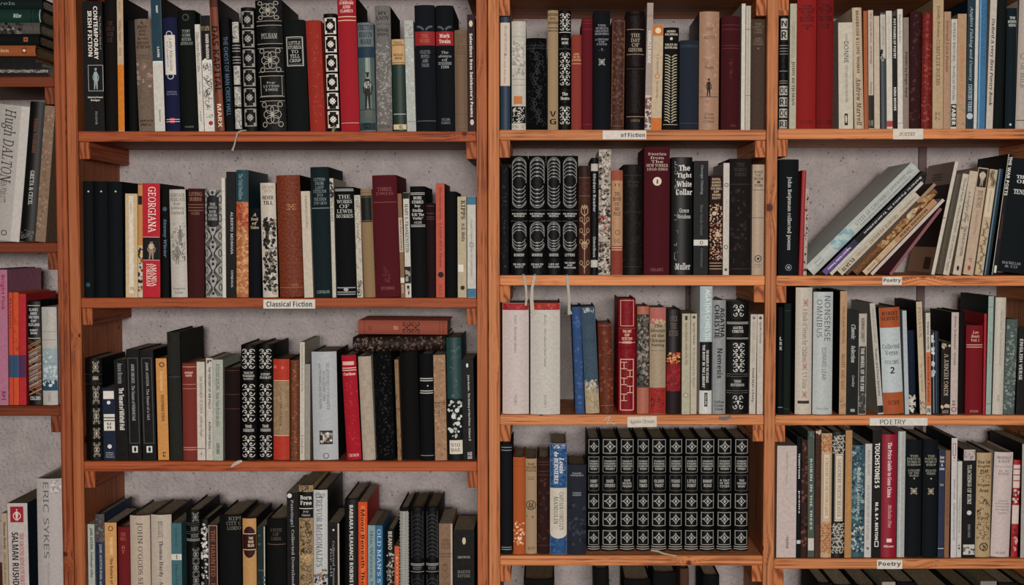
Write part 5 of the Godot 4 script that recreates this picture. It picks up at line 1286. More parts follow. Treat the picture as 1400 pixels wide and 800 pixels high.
	shelve("R1", [
		["l", 1065, 1077, 0, 17, "161617", "narrow leather book|with white lettered squares", [["B", 20, 34, "b5b3aa", -.7, .8], ["B", 36, 50, "b5b3aa", -.7, .8], ["H", "N", 23, 31, "222", .6, 0, "b"], ["H", "R", 38, 48, "222", .6, 0, "b"], ["L", "8d8b84", .8, 58, 62, 66, 70, 94, 108, 111], ["B", 115, 128, "a9a79e", -.9, .9], ["B", 131, 144, "a9a79e", -.9, .9], ["B", 147, 160, "a9a79e", -.9, .9], ["B", 163, 175, "a9a79e", -.9, .9], ["H", "OC", 117, 126, "222", .8, 0, "b"], ["H", "RI", 133, 142, "222", .8, 0, "b"], ["H", "OC", 149, 158, "222", .8, 0, "b"], ["H", "RI", 165, 173, "222", .8, 0, "b"]]],
		["p", 1079, 1088, 0, 5, "aaa795", "slim sage-white paperback|with dark name", [["T", "SUMMONED BY BELLS", 30, 78, "85836f", .45, 0, "r"], ["T", "JOHN BETJEMAN", 84, 144, "2b2b24", .5, 0, "R"]]],
		["h", 1089.2, 1115.8, 0, -6, "8e1f1f", "tall red cloth hardback|with black title", [["H", "THE|POETICAL|WORKS|OF|ROBERT|BURNS", 2, 26, "3a0c0d", .85, 0, "R"], ["H", "POEMS|I", 29, 37, "3a0c0d", .5, 0, "R"], ["H", "GRESHAM &|COMPANY", 163, 169, "4a1012", .7]], {"d": .16}],
		["h", 1116.4, 1139, 0, -5, "761518", "tall dark-red cloth hardback|with black title", [["H", "THE|POETICAL|WORKS|OF|ROBERT|BURNS", 2, 26, "2e090b", .85, 0, "R"], ["H", "POEMS|II", 29, 37, "2e090b", .5, 0, "R"], ["L", "3e0c0e", .8, 165, 168]], {"d": .16}],
		["p", 1147, 1167, 1146, 31, "beb9ab", "cream paperback|with black capitals", [["T", "JOHN", 46, 56, "5f5b52", .15, .1], ["T", "DONNE", 57, 86, "23211f", .3, .1, "s"], ["T", "THE COMPLETE ENGLISH POEMS", 89, 140, "5f5b52", .16, .1], ["C", 155, 171, "1b1a19", -.2, .25], ["O", "bird", 157, 168, "beb9ab", -.12, .15]]],
		["j", 1168, 1181.6, 1164.4, 10.5, "b5a58e", "tan jacketed book|with script signature", [["T", "BRADBROOK & LLOYD THOMAS", 15, 100, "3a3128", .3, 0, "b"], ["T", "Andrew Marvell", 106, 171, "3a3128", .5, 0, "I"]]],
		["p", 1181.8, 1187.2, 1180.4, 15, "9a5330", "very slim rust booklet", []],
		["p", 1187.6, 1194.6, 1186.6, 14, "b5ab9c", "slim stone paperback|with rust title", [["T", "The Tenth Muse . anthology", 18, 88, "7d3d2b", .4, 0, "b"], ["B", 130, 175, "2b2321"], ["B", 164, 172, "cfc7ba"], ["T", "Poems", 112, 128, "3a3430", .4]]],
		["p", 1195.6, 1203.8, 1194.6, 22, "b8ac9a", "slim plain cream paperback", []],
		["j", 1204.2, 1212.2, 1202.6, 17, "3a4148", "slim slate book|with torn white jacket", [["B", 20, 80, "b5b1a8"], ["X", 66, 84, ["15181a", "b5b1a8"], 6, 4], ["T", "T.S. Eliot poems", 26, 62, "4b4a46", .4]]],
		["p", 1212.6, 1220.4, 1211.4, 15, "c6c2b8", "slim white paperback|with red foot mark", [["T", "CHILDREN'S CORNER", 22, 80, "a39e93", .42, 0, "r"], ["B", 165, 173, "a83a38"]]],
		["p", 1220.8, 1227, 1219.8, 22, "121417", "slim black paperback|with white capitals", [["T", "POT POURRI OF POETRY", 26, 80, "d0d0ca", .5, 0, "b"], ["T", "NINA MOORE", 119, 151, "d0d0ca", .5, 0, "b"]]],
		["p", 1227.4, 1234.6, 1226.8, 12.5, "c8c4bc", "slim white paperback|with grey subtitle", [["T", "Blessed is the Rain", 20, 58, "4b4844", .35], ["L", "77736c", .7, 168]]],
		["p", 1235, 1242.6, 1234.8, 24, "81746a", "taupe paperback|with black name", [["T", "POEMS by Roger Gard", 71, 132, "231f1c", .5, 0, "b"]]],
		["h", 1243, 1259, 0, 16, "3b1a1b", "maroon-brown cloth hardback", [["X", 20, 172, ["45201f", "311516"], 22, 4]]],
		["l", 1260, 1274, 0, 17, "7a241d", "red leather book|with worn edges", [["X", 20, 172, ["86302a", "6a1d18", "923c30"], 24, 4]]],
		["p", 1274.4, 1289.2, 1275.4, -6, "ac9676", "tall tan paperback|with long serif title", [["T", "Emily Bronte", 3, 48, "3e3222", .32, 0, "i"], ["T", "COMPLETE POEMS", 51, 115, "4b3d2a", .34, 0, "r"], ["H", "P C|P G", 152, 164, "3e3222", .5]], {"d": .14}],
		["p", 1289.6, 1299, 1291, 16, "a3836a", "pink-tan paperback|with brown title", [["T", "Selected Love Poems", 28, 98, "4b3528", .4, 0, "i"]]],
		["p", 1299.2, 1307.6, 1300.6, 26, "b9b7af", "white paperback|with black foot block", [["T", "RUPERT BROOKE . Poetical Works", 31, 136, "2b3338", .4, 0, "r"], ["C", 142, 173, "141516", -.9, .9], ["T", "FABER", 144, 171, "d9d8d2", .62, 0, "b"]]],
		["p", 1308, 1320, 1309.6, 19, "a98b6d", "sandy paperback|with faint orange title", [["T", "AUTUMN DAY BOOK", 60, 135, "b5703c", .36, 0, "r"], ["S", 140, 170, "8d6f53", 6]]],
		["p", 1320.4, 1330.6, 1323.4, -4, "17303d", "tall teal paperback|with white script", [["T", "Anglers Fishing and Country", 7, 110, "a8bcc4", .5, 0, "i"], ["T", "COUNTRY VERSE", 114, 152, "a8bcc4", .5, 0, "R"], ["D", 158, 0, 4.4, "a8b5b9"]]],
		["p", 1331, 1335.6, 1334.4, -4, "bfbdb8", "tall thin white booklet", []],
		["p", 1336, 1346.2, 1339.4, -4, "356a93", "tall sky-blue paperback", [["B", -4, 176, "6a97b5", -.9, -.55], ["T", "SEVEN AGES", 2, 90, "2a5a88", .5, .2, "r"]]],
		["p", 1348, 1357, 1354.4, -4, "b9b2a8", "tall off-white paperback|with round black letters", [["T", "Oxford A very first Poetry Book", 24, 144, "1f1d1c", .6, 0, "I"]]],
		["h", 1357.4, 1372.6, 1364, -4, "101c1a", "tall green-black hardback", []],
		["h", 1373, 1388, 1376.4, 11, "12242e", "dark petrol hardback|with silver title", [["H", "THE|MODERN|VERSE", 22, 37, "b5bcbd", .8, 0, "b"], ["D", 170, 0, 1.6, "b5bcbd"]]],
		["j", 1389, 1410, 1395, -4, "a39a94", "grey-pink jacketed book|at the bay's end", [["G", 75, -.3, 4, "6b625c", .8], ["T", "OF MILK", 84, 120, "6b625c", .3, -.3], ["L", "3e3834", 1, 164]]],
	])
	books_r2()
	shelve("R3", [
		["h", 1063.4, 1070.2, 0, 420, "10151d", "slim black hardback|with silver initials", [["H", "L|R|K", 460, 480, "a3a9ad", .5, 0, "b"], ["L", "8d9498", .8, 558]]],
		["h", 1070.8, 1080.4, 1072.6, 414, "17241f", "slim bottle-green hardback", [["L", "2a3a33", .8, 424, 560]]],
		["j", 1087, 1109.6, 0, 393, "b9b2a6", "ivory jacketed book|with red flowers", [["O", "flower", 409, 420, "8d3a34", -.2, .5], ["T", "A Book of Verses for Children", 422, 496, "4b4540", .3, .1, "r"], ["O", "flower", 497, 507, "8d3a34", -.2, .4], ["T", "E.V. Lucas", 510, 532, "4b4540", .26, .1], ["O", "flower", 536, 545, "8d3a34", -.2, .4], ["C", 549, 553, "2b2826", -.7, .7]], {"d": .15, "side": "201d1a"}],
		["j", 1111.2, 1138, 0, 399, "adb5b6", "pale blue-grey book|with spidery capitals", [["T", "NONSENSE", 405, 467, "4b5660", .3, .4, "s"], ["T", "OMNIBUS", 410, 462, "4b5660", .26, -.4, "s"], ["T", "EDWARD LEAR", 476, 520, "4b5660", .22, .1, "s"], ["H", "Faber & Faber", 558, 561, "4b5660", .6]], {"d": .14, "side": "1a1c1d"}],
		["p", 1147, 1156.6, 0, 398, "a8896a", "tan paperback|with dark downward title", [["T", "Dylan Thomas The Poems", 420, 470, "3e2d22", .42, 0, "r"], ["T", "NIGHT AND DAY", 484, 534, "3e2d22", .42, 0, "r"], ["S", 540, 564, "6b5340", 6]], {"side": "1b1613"}],
		["p", 1157.2, 1172.2, 0, 426, "101716", "green-black paperback|with italic title", [["T", "Classic", 444, 464, "b5bbb6", .4, .1, "I"], ["T", "Selection", 473, 496, "b5bbb6", .4, .1, "I"], ["T", "Cowley", 514, 530, "b5bbb6", .3, .1, "i"], ["C", 560, 564, "8d948f", -.3, .5]]],
		["p", 1173, 1183.6, 0, 429, "a8a49a", "white-and-black paperback", [["C", 474, 567, "2b2d2c", -.9, .9], ["T", "NORMAN CORBETT", 435, 468, "23221f", .42, 0, "b"], ["T", "THE WHEEL OF THE FIRE", 476, 536, "b9bab4", .45, 0, "b"], ["X", 538, 562, ["b9bab4", "7d8488"], 10, 3]]],
		["p", 1200.6, 1208, 1189, 415, "aeaca4", "leaning white paperback", [["T", "GERARD MANLEY HOPKINS", 422, 470, "77746c", .35, 0, "r"], ["T", "Poems and Prose Selected", 478, 542, "4b4842", .4, 0, "b"], ["B", 556, 566, "1d1e1f"]]],
		["j", 1209, 1236.6, 1202.4, 421, "b0bcc0", "pale blue jacketed book|with orange ends", [["B", 421, 449, "9c4d28"], ["B", 538, 568, "9c4d28"], ["H", "ROBERT|SERVICE", 426, 440, "2b1a12", .85, 0, "R"], ["H", "Collected|Verse", 470, 488, "23282b", .85, 0, "r"], ["H", "VOLUME", 494, 499, "23282b", .7, 0, "r"], ["H", "2", 503, 512, "1b1f22", .22, 0, "b"], ["H", "BENN", 549, 555, "2b1a12", .55, 0, "r"]], {"side": "14161a"}],
		["p", 1237.6, 1243.2, 1233.6, 425, "a3aeb3", "slim pale blue paperback", []],
		["h", 1243.6, 1253, 1240.6, 452, "17243c", "short navy hardback|with ragged label", [["X", 540, 566, ["c3bfb4", "b0aca0"], 12, 4]], {"z": .012}],
		["p", 1258, 1266, 1252.4, 412.6, "b5a68f", "beige paperback|with curly capitals", [["T", "PEGASUS", 420, 462, "6d5f4c", .5, 0, "r"], ["T", "in Captivity", 498, 538, "6d5f4c", .45, 0, "i"], ["S", 548, 562, "4b4234", 10]], {"side": "161412"}],
		["p", 1266.6, 1273, 1265.4, 428, "bab5aa", "slim white paperback|with orange lower half", [["C", 482, 556, "b85a2c", -.9, .9], ["T", "Stevie Smith", 440, 478, "3a3834", .4, 0, "b"], ["T", "Selected Poems", 488, 550, "5d2814", .4, 0, "b"], ["H", "N", 559, 565, "3a3834", .6, 0, "b"]]],
		["p", 1273.8, 1284, 1273, 453, "17202c", "slim navy booklet|with white streaks", [["B", 455, 566, "9aa3ab", -.5, -.35], ["X", 456, 520, ["9aa3ab", "c3c7c8"], 16, 2.5, -.9, -.4], ["B", 453, 566, "3a5068", .2, .4]]],
		["p", 1286, 1298.2, 0, 467, "17100f", "short black paperback|with cream capitals", [["U", "KING HENRY V", 484, 542, "b5a694", .45, .1, "r"], ["X", 469, 478, ["b5a694", "8d7f70"], 8, 2.4], ["X", 553, 560, ["b5a694"], 5, 2.4], ["H", "ARDEN", 562, 566, "b5a694", .7]]],
		["p", 1299, 1308.8, 0, 427, "b3a6a1", "pink-white paperback|with ringed foot", [["T", "William Shakespeare . Sonnets", 432, 500, "4b4340", .32, 0, "b"], ["H", "P|B", 548, 556, "6b2f2b", .4, 0, "b"], ["G", 561, 0, 3, "6b2f2b", 1]], {"side": "1a1615"}],
		["h", 1309.4, 1318.6, 0, 426, "1c1012", "slim brown-black hardback", [], {"z": .02}],
		["h", 1319, 1343.4, 0, 445, "74141f", "red hardback|with gilt script", [["H", "Les|Beaute|Vol. I", 452, 468, "c9a892", .5, 0, "I"], ["L", "c9a892", 1, 472, 475], ["H", "BURNS", 562, 565, "b08d7a", .5]], {"d": .125}],
		["p", 1343.8, 1347, 0, 429, "9c1f28", "very slim bright-red booklet", []],
		["p", 1347.4, 1354.6, 1351.4, 405, "8da39c", "slim sea-green paperback", [["L", "4b5f5a", .8, 420, 553], ["T", "English verse", 455, 500, "6b827b", .4]], {"d": .15, "side": "1a2a2a"}],
		["j", 1357, 1371.4, 1362, 407, "b5b1a6", "off-white jacketed book|with small title", [["T", "Seamus Heaney . Door Into the Dark Poems", 424, 500, "77746a", .24, .1, "r"], ["H", "F|FF", 541, 550, "5f5c54", .3]], {"d": .15}],
		["v", 1372, 1387.6, 1377.4, 437, "62706e", "grey-teal cloth hardback", [["X", 442, 562, ["6e7c7a", "566361", "7d8a87"], 40, 3.5]]],
		["p", 1389, 1401, 1393, 448, "121517", "black paperback|with upright white letters", [["T", "ENGLISH VERSE", 464, 520, "b5b8b6", .36, -.3, "b"]]],
		["p", 1402, 1412, 1405, 480, "8d8378", "half-hidden grey paperback", []],
	])
	shelve("R4", [
		["p", 1061.4, 1088, 0, 609.7, "b9aca8", "thick white paperback|with faint small title", [["T", "JAMES JOYCE Ulysses", 617, 662, "77706c", .1, 0, "r"], ["T", "PICADOR", 736, 752, "4b4643", .13, .1, "b"]]],
		["h", 1089, 1094.4, 1090.2, 597, "131c28", "very slim navy hardback", [["T", "TENNYSON", 620, 655, "c3c9cd", .4, 0, "b"], ["T", "poems", 672, 703, "c3c9cd", .4, 0, "b"], ["B", 740, 745, "b9bcbe"]]],
		["h", 1094.8, 1103.4, 0, 601.6, "3b2520", "slim brown hardback|with red pattern", [["X", 604, 758, ["54322a", "2a1815", "6b4034"], 50, 2.6]]],
		["p", 1104, 1113.2, 1104.4, 589.5, "445049", "slim grey-green paperback|with white sticker", [["T", "ROBIN IN THE TREES", 628, 726, "aab5ac", .35, 0, "b"], ["B", 738, 755, "bdbab0", -.9, .9], ["X", 592, 604, ["2e3833", "5d6a62"], 8, 2.6]]],
		["h", 1113.6, 1121.4, 0, 587, "4a322a", "slim chestnut hardback|with dark letters", [["T", "DAVID COPE . DISCOVERY", 600, 720, "2a1814", .6, 0, "r"], ["X", 588, 594, ["b5a999"], 4, 2.4]]],
		["j", 1122, 1136.4, 0, 593, "b3987a", "amber floral book|with ivory label", [["O", "curl", 594, 619, "9c5a2c", -.95, .95], ["O", "curl", 714, 758, "9c5a2c", -.95, .95], ["C", 619, 713, "c3b5a0", -.75, .7], ["F", 621, 711, -.65, .6, "5d4a38", .6], ["T", "A TREASURY FOR THE YOUNG LADIES", 626, 706, "4b3c30", .26, 0, "r"]]],
		["j", 1137, 1154, 0, 590, "17191d", "black floral book|with ivory label", [["O", "curl", 592, 620, "a8a79e", -.95, .95], ["O", "curl", 715, 758, "a8a79e", -.95, .95], ["C", 621, 714, "c3b8a6", -.6, .75], ["F", 623, 712, -.5, .65, "3e362e", .6], ["T", "GARDENERS' POETIC READER", 628, 708, "3a322b", .28, .1, "r"]]],
		["p", 1154.4, 1163.4, 0, 588.7, "a27a50", "ochre paperback|with faded lettering", [["T", "Poems of Old Times by Friends", 600, 740, "bf8a3c", .4, 0, "r"]]],
		["j", 1163.8, 1181, 0, 609, "34525e", "mottled blue-green book", [["X", 610, 758, ["20384a", "5d7d84", "18303c", "87a0a2", "3f6470"], 200, 2.6], ["T", "Poems of Landscape", 640, 704, "c3cac6", .35, 0, "r"], ["X", 716, 756, ["b5bab8", "1d2a38"], 20, 3]]],
		["p", 1181.4, 1190.8, 0, 607, "b5b5b3", "white-grey paperback|with pale capitals", [["T", "RENATO DAVIES", 616, 650, "77797a", .4, 0, "s"], ["T", "AN INTERPRETER OF NATURE", 664, 740, "77797a", .3, 0, "s"], ["D", 752, 0, 2, "5f6264"]]],
		["p", 1191.2, 1204, 0, 588.7, "0f1114", "black paperback|with bold white title", [["T", "TOUCHSTONES 5", 606, 668, "dcdcd6", .5, 0, "b"], ["T", "M.G. & P. BENTON", 688, 740, "dcdcd6", .32, 0, "b"], ["F", 742, 749, -.3, .4, "dcdcd6", .9]]],
		["j", 1204.8, 1224.8, 0, 594, "85152c", "crimson jacketed book|with white title", [["T", "The Price Guide to Goss China", 605, 681, "e0d0d0", .28, 0, "R"], ["T", "Nicholas Pine", 691, 723, "c9a8a8", .26, .1, "i"], ["C", 738, 743, "d8c0c0", -.3, .4], ["H", "Milestone", 747, 750, "e0d0d0", .7, 0, "I"]]],
		["p", 1226, 1236, 0, 590, "9da2a2", "tall pale grey paperback", [["B", 590, 764, "b3b7b6", -.5, -.1]]],
		["h", 1236.6, 1260, 0, 601.6, "0f1a22", "midnight-blue hardback|with gilt monogram", [["H", "THE|POETICAL|WORKS OF|TENNYSON", 622, 638, "a3a698", .8], ["H", "A VOLUME|OF THE|WORLD", 642, 653, "a3a698", .7], ["D", 655, 0, 1, "a3a698"], ["O", "flower", 668, 677, "b9ac94", -.4, .4]]],
		["h", 1261, 1281.6, 0, 601.6, "0f1a22", "midnight-blue hardback|with small gilt square", [["H", "THE|POETICAL|WORKS OF|BYRON", 622, 638, "a3a698", .8], ["H", "SELECTED|VERSES", 642, 650, "a3a698", .7], ["D", 655, 0, 1, "a3a698"], ["O", "flower", 668, 677, "b9ac94", -.4, .4]]],
		["p", 1282, 1290.2, 0, 614.6, "242c44", "slim indigo paperback|with white name", [["H", "Keats|Poems|&|Letters", 623, 644, "c3c6cc", .8, 0, "b"], ["H", "Dent", 662, 665, "c3c6cc", .6], ["L", "c3c6cc", .8, 752]]],
		["p", 1290.8, 1297.2, 0, 616, "7d5a42", "slim brown paperback|with faint capitals", [["T", "EMILY DICKINSON", 640, 720, "5a3c2a", .4, 0, "r"]]],
		["p", 1299.6, 1307.4, 1301.2, 599, "bcbabb", "tall white paperback|with red frame", [["F", 607, 623, -.5, .4, "9c2f3c", .9], ["D", 626, 0, 1.2, "9c2f3c"], ["T", "KING LEAR . William Shakespeare", 656, 740, "4b4c50", .4, 0, "r"]], {"d": .15, "side": "232427"}],
		["p", 1308, 1314.6, 1309.6, 631, "b8b6b0", "short slim white paperback", [["T", "THE BOOK OF WISDOM", 682, 730, "77766f", .4, 0, "s"], ["D", 752, 0, 1.4, "333"], ["D", 748, 0, 1, "333"]]],
		["p", 1315.2, 1333, 1316.4, 614.6, "0e1013", "black paperback|with painted head and foot", [["C", 615, 630, "a39c9c", -.9, .9], ["X", 616, 629, ["7d3a3a", "3a4a6b", "c9c2b8"], 16, 2.6], ["T", "TEACHINGS OF RUMI", 636, 690, "d0d0ca", .3, 0, "r"], ["D", 702, 0, 3.2, "b5b8bc"], ["T", "IDRIES SHAH", 718, 736, "8d9094", .18, 0, "r"], ["C", 746, 760, "b0b0ac", -.9, .9], ["X", 747, 759, ["1b1d20", "2d3034"], 10, 3]], {"d": .14}],
		["j", 1333.6, 1353.8, 1336.2, 619, "a58f6c", "straw jacketed book|with ink drawing", [["H", "One Tall|English|man", 629, 648, "1b1814", .85, 0, "b"], ["H", "Kingdom|Area", 661, 675, "1b1814", .8, 0, "b"], ["S", 680, 740, "2b241b", 60], ["S", 648, 660, "2b241b", 10], ["G", 750, .1, 5.4, "1b1814", 1.2], ["S", 746, 754, "1b1814", 10, -.2, .4]], {"side": "161412"}],
		["j", 1355, 1380.8, 1361, 619, "bbafad", "white jacketed book|with grey headline", [["H", "MIDDLE|EAST", 624, 634, "6b6361", .75, 0, "R"], ["L", "6b6361", .6, 639], ["H", "H. V.|MORTON", 643, 651, "6b6361", .55, 0, "r"], ["H", "A Record|of Travel in Egypt|Palestine Syria|Iraq Turkey and|Greece", 684, 705, "77706e", .75, 0, "r"], ["H", "METHUEN", 757, 760, "77706e", .5, 0, "r"]]],
		["j", 1381.6, 1392, 1386, 629, "931c22", "scarlet book|with white panels", [["B", 636, 668, "c9b9b4"], ["B", 692, 718, "c9b9b4"], ["L", "931c22", 1.4, 642, 650, 658], ["X", 670, 690, ["c9b9b4", "5f1016"], 16, 2.4], ["X", 722, 756, ["6d1218", "c98d8a"], 14, 2.6]], {"side": "26090c"}],
		["p", 1394, 1412, 1397, 607, "9d9894", "large grey-white book|at the bay's end", [], {"d": .16, "side": "1c1b1c"}],
	])
	shelve("R5", [
		["h", 1118, 1137, 0, 798, "101114", "black hardback|with sharp corners", [], {"d": .15}],
		["h", 1140, 1168, 0, 801, "131316", "charcoal hardback", [], {"d": .15}],
		["h", 1172, 1200, 0, 802, "0d0e10", "broad black hardback", [], {"d": .14}],
		["p", 1204, 1222, 0, 796, "8d8880", "pale-spined paperback", [["B", 804, 956, "15161a"]], {"d": .15}],
		["h", 1225, 1252, 0, 797, "121317", "blue-black hardback", [], {"d": .15}],
		["h", 1256, 1300, 0, 804, "0e0f11", "very broad black hardback", [], {"d": .14}],
		["h", 1304, 1334, 0, 803, "131418", "smoke-black hardback", [], {"d": .14}],
		["p", 1338, 1360, 0, 795, "77726b", "grey-spined paperback", [["B", 803, 956, "16171a"]], {"d": .16}],
		["h", 1364, 1391, 0, 798, "17181b", "soft black hardback", [], {"d": .15}],
		["h", 1394, 1424, 0, 799, "101114", "end black hardback", [], {"d": .15}],
	])
	books_end_bay()

func books_r2():
	shelve("R2", [
		["h", 1064.6, 1091.4, 0, 218, "111a20", "thick petrol-black hardback|with white title", [["T", "John Betjeman collected poems", 242, 342, "cdd0cf", .26, 0, "r"], ["G", 366, 0, 4, "7d8689", .8], ["D", 366, 0, 2, "7d8689"]], {"d": .14}],
		["p", 1092, 1097.6, 1097, 233, "8d1f24", "slim red booklet", [["B", 233, 377, "b55a55", -.2, 0]]],
		["p", 1098.2, 1102.6, 1101.6, 258, "a59c94", "very slim pale booklet", [["T", "songs of a city", 266, 330, "3a2a28", .5], ["X", 262, 372, ["5d2a28", "2b2320"], 16, 2]]],
	])
	var on := " on second poetry-bay shelf"
	lean_book("R2", "j", 1113, 45.2, 17, 202, "aeb4b1", "thick leaning white book with pale blue panel" + on, [["B", 24, 36, "86a6ae"], ["X", 22, 40, ["a3b9bb", "7d9ba3"], 12, 4], ["T", "The Illustrated SUMMONED BY BELLS", 97, 44, "4b5254", .3, -.15, "r"], ["T", "JOHN BETJEMAN with paintings by Hugh Casson", 93, 46, "5f6668", .2, .5, "r"], ["H", "ll", 6, 12, "8d918e", .6]], .006, .15)
	lean_book("R2", "p", 1129.5, 45, 8.4, 193, "0f1216", "leaning black paperback with purple foot" + on, [["B", 0, 24, "5d4780"], ["B", 24, 32, "2b2a48"], ["T", "Palgrave's Golden Treasury", 26, 4, "d9d5e0", .42, 0, "b"], ["T", "Bolero: Poems in Translation", 96, 40, "b5b8ba", .34, 0, "b"]], .007, .14)
	lean_book("R2", "p", 1137.5, 44.6, 4.6, 176, "b9b9b2", "leaning slim white booklet under the purple-footed paperback" + on, [["T", "three sonnets", 90, 60, "6b6b66", .4]], .006, .13)
	lean_book("R2", "p", 1151.6, 44.4, 9.6, 150, "b5ac9a", "leaning cream paperback with spaced capitals" + on, [["T", "GEORGE HERBERT", 74, 38, "3e3a33", .42, 0, "r"], ["T", "Complete Poems", 97, 78, "4b463e", .36], ["T", "POEMS", 34, 22, "6b655a", .36], ["T", "ELIATE", 18, 3, "23211e", .5, 0, "b"]], .005, .13)
	lean_book("R2", "p", 1158.4, 44.2, 4.2, 172, "4a3a30", "leaning thin dark-brown booklet" + on, [["B", 80, 100, "8d7d6a"]], .008, .12)
	lean_book("R2", "l", 1172.4, 44, 9.8, 157, "7b5333", "leaning brown book with ornate gilt" + on, [["X", 30, 98, ["5a3820", "96714a", "b59468"], 40, 4], ["X", 62, 80, ["c3b498"], 6, 4]], .006, .13)
	lean_book("R2", "p", 1184.6, 44, 8, 138, "a37f5c", "leaning sandy paperback with cream blocks" + on, [["B", 0, 17, "bda88c"], ["B", 20, 44, "b59c7d"], ["T", "MODERN VERSE", 88, 50, "3e2418", .4, 0, "b"], ["T", "poems", 15, 4, "4b3626", .4]], .007, .125)
	lean_book("R2", "p", 1193, 43.6, 4.2, 141, "b8b0a8", "leaning slim ivory booklet beside the sandy paperback" + on, [], .006, .12)
	lean_book("R2", "p", 1219, 37, 4, 113, "7d4f56", "leaning slim mauve booklet propping the row" + on, [], .006, .11)
	shelve_right_lean()

func shelve_right_lean():
	var on := " on second poetry-bay shelf"
	# tall book pushed further in, its left-hand cover in view
	lean_book("R2", "p", 1277.6, 11.2, 4.6, 157, "bdb7ad", "tall white-spined book with dark picture and barcode on cover" + on, [["K", 0.5, 99.5, "33231f", 0.01, 0.99], ["K", 80, 99.6, "9a877f", 0.015, 0.985], ["X", 30, 70, ["6b3a24"], 1, 1]], .036, .155)
	for o in [["K", 1, 24, "b08c6c", 0.02, 0.97]]:
		do_op(o)
	cover_marks()
	lean_book("R2", "p", 1297.4, 10.4, 8.2, 140, "b8b1a2", "leaning cream paperback with full-length title" + on, [["T", "Thomas Hardy . Personal POEMS : THE DYNASTS", 96, 16, "33302a", .45, 0, "r"], ["T", "Oxford", 14, 4, "33302a", .4, 0, "i"]], .004, .13)
	lean_book("R2", "p", 1313.4, 8.6, 11, 143, "b5a998", "leaning cream paperback with black oval foot mark" + on, [["O", "bird", 4, 9, "161514", -.3, .3], ["T", "a Book of verse", 80, 50, "4b4336", .3, -.1, "i"], ["S", 44, 70, "5f5546", 10], ["T", "THE BOOK OF COUNTRY", 46, 18, "33302a", .3, .2, "R"]], .006, .13)
	lean_book("R2", "p", 1330.4, 7.4, 13.8, 147, "b09c88", "leaning cream paperback with portrait at its head" + on, [["C", 82, 99, "1d1a18", -.9, .9], ["O", "fig", 83, 97, "9d9082", -.5, .5], ["D", 93, 0, 3, "b9ab9b"], ["T", "BURNS", 79, 63, "5d4d40", .45, .1, "r"], ["T", "Selected Poems", 60, 38, "85715f", .3, .1, "r"], ["O", "bird", 4, 9, "8d3a28", -.3, .3], ["T", "P", 12, 16, "8d3a28", .3]], .007, .13)
	lean_book("R2", "p", 1343.6, 7.3, 11, 145, "b3a184", "leaning tan paperback with black floral ends" + on, [["O", "vine", 1, 52, "2b261d", -.85, .85], ["O", "vine", 84, 99, "2b261d", -.85, .85], ["C", 55, 82, "c0b39c", -.8, .8], ["T", "Shropshire Lad", 80, 60, "5d5140", .3]], .006, .13)
	lean_book("R2", "p", 1351.4, 7.2, 6, 146, "1d2a34", "leaning slim black book with blue edge" + on, [["B", 0, 100, "4a7590", -.9, -.3]], .008, .13)
	lean_book("R2", "p", 1362.6, 7, 7, 166, "101216", "leaning black book with long white capitals and maroon label" + on, [["B", 0, 100, "b5b5ae", -.95, -.75], ["T", "THE WAR POETS", 98, 66, "d0d0ca", .6, .1, "b"], ["T", "anthology", 50, 30, "6b2a30", .4, .1], ["K", 76, 96, "2b1215", .12, .62], ["C", 2, 8, "c3c3bc", -.3, .6]], .008, .155)
	lean_book("R2", "h", 1413, 6.6, 49, 156, "101c24", "broad leaning petrol-blue hardback with white capitals" + on, [["H", "THE|OF", 86, 78, "c3c8c9", .3, -.35, "R"], ["H", "TENNYSON", 73, 69, "c3c8c9", .7, 0, "R"], ["H", "MACMILLAN|& CO", 10, 4, "8d979b", .5, -.3, "r"]], .012, .14)

# barcode and blurb lines on the cover that faces left
func cover_marks():
	for i in 9:
		do_op(["K", 4, 15, "1b1512", 0.10 + i * 0.026, 0.112 + i * 0.026 + (0.008 if i % 3 else 0.0)])
	for i in 3:
		do_op(["K", 89.5 - i * 2.4, 90.3 - i * 2.4, "4b3d3a", 0.35, 0.7])

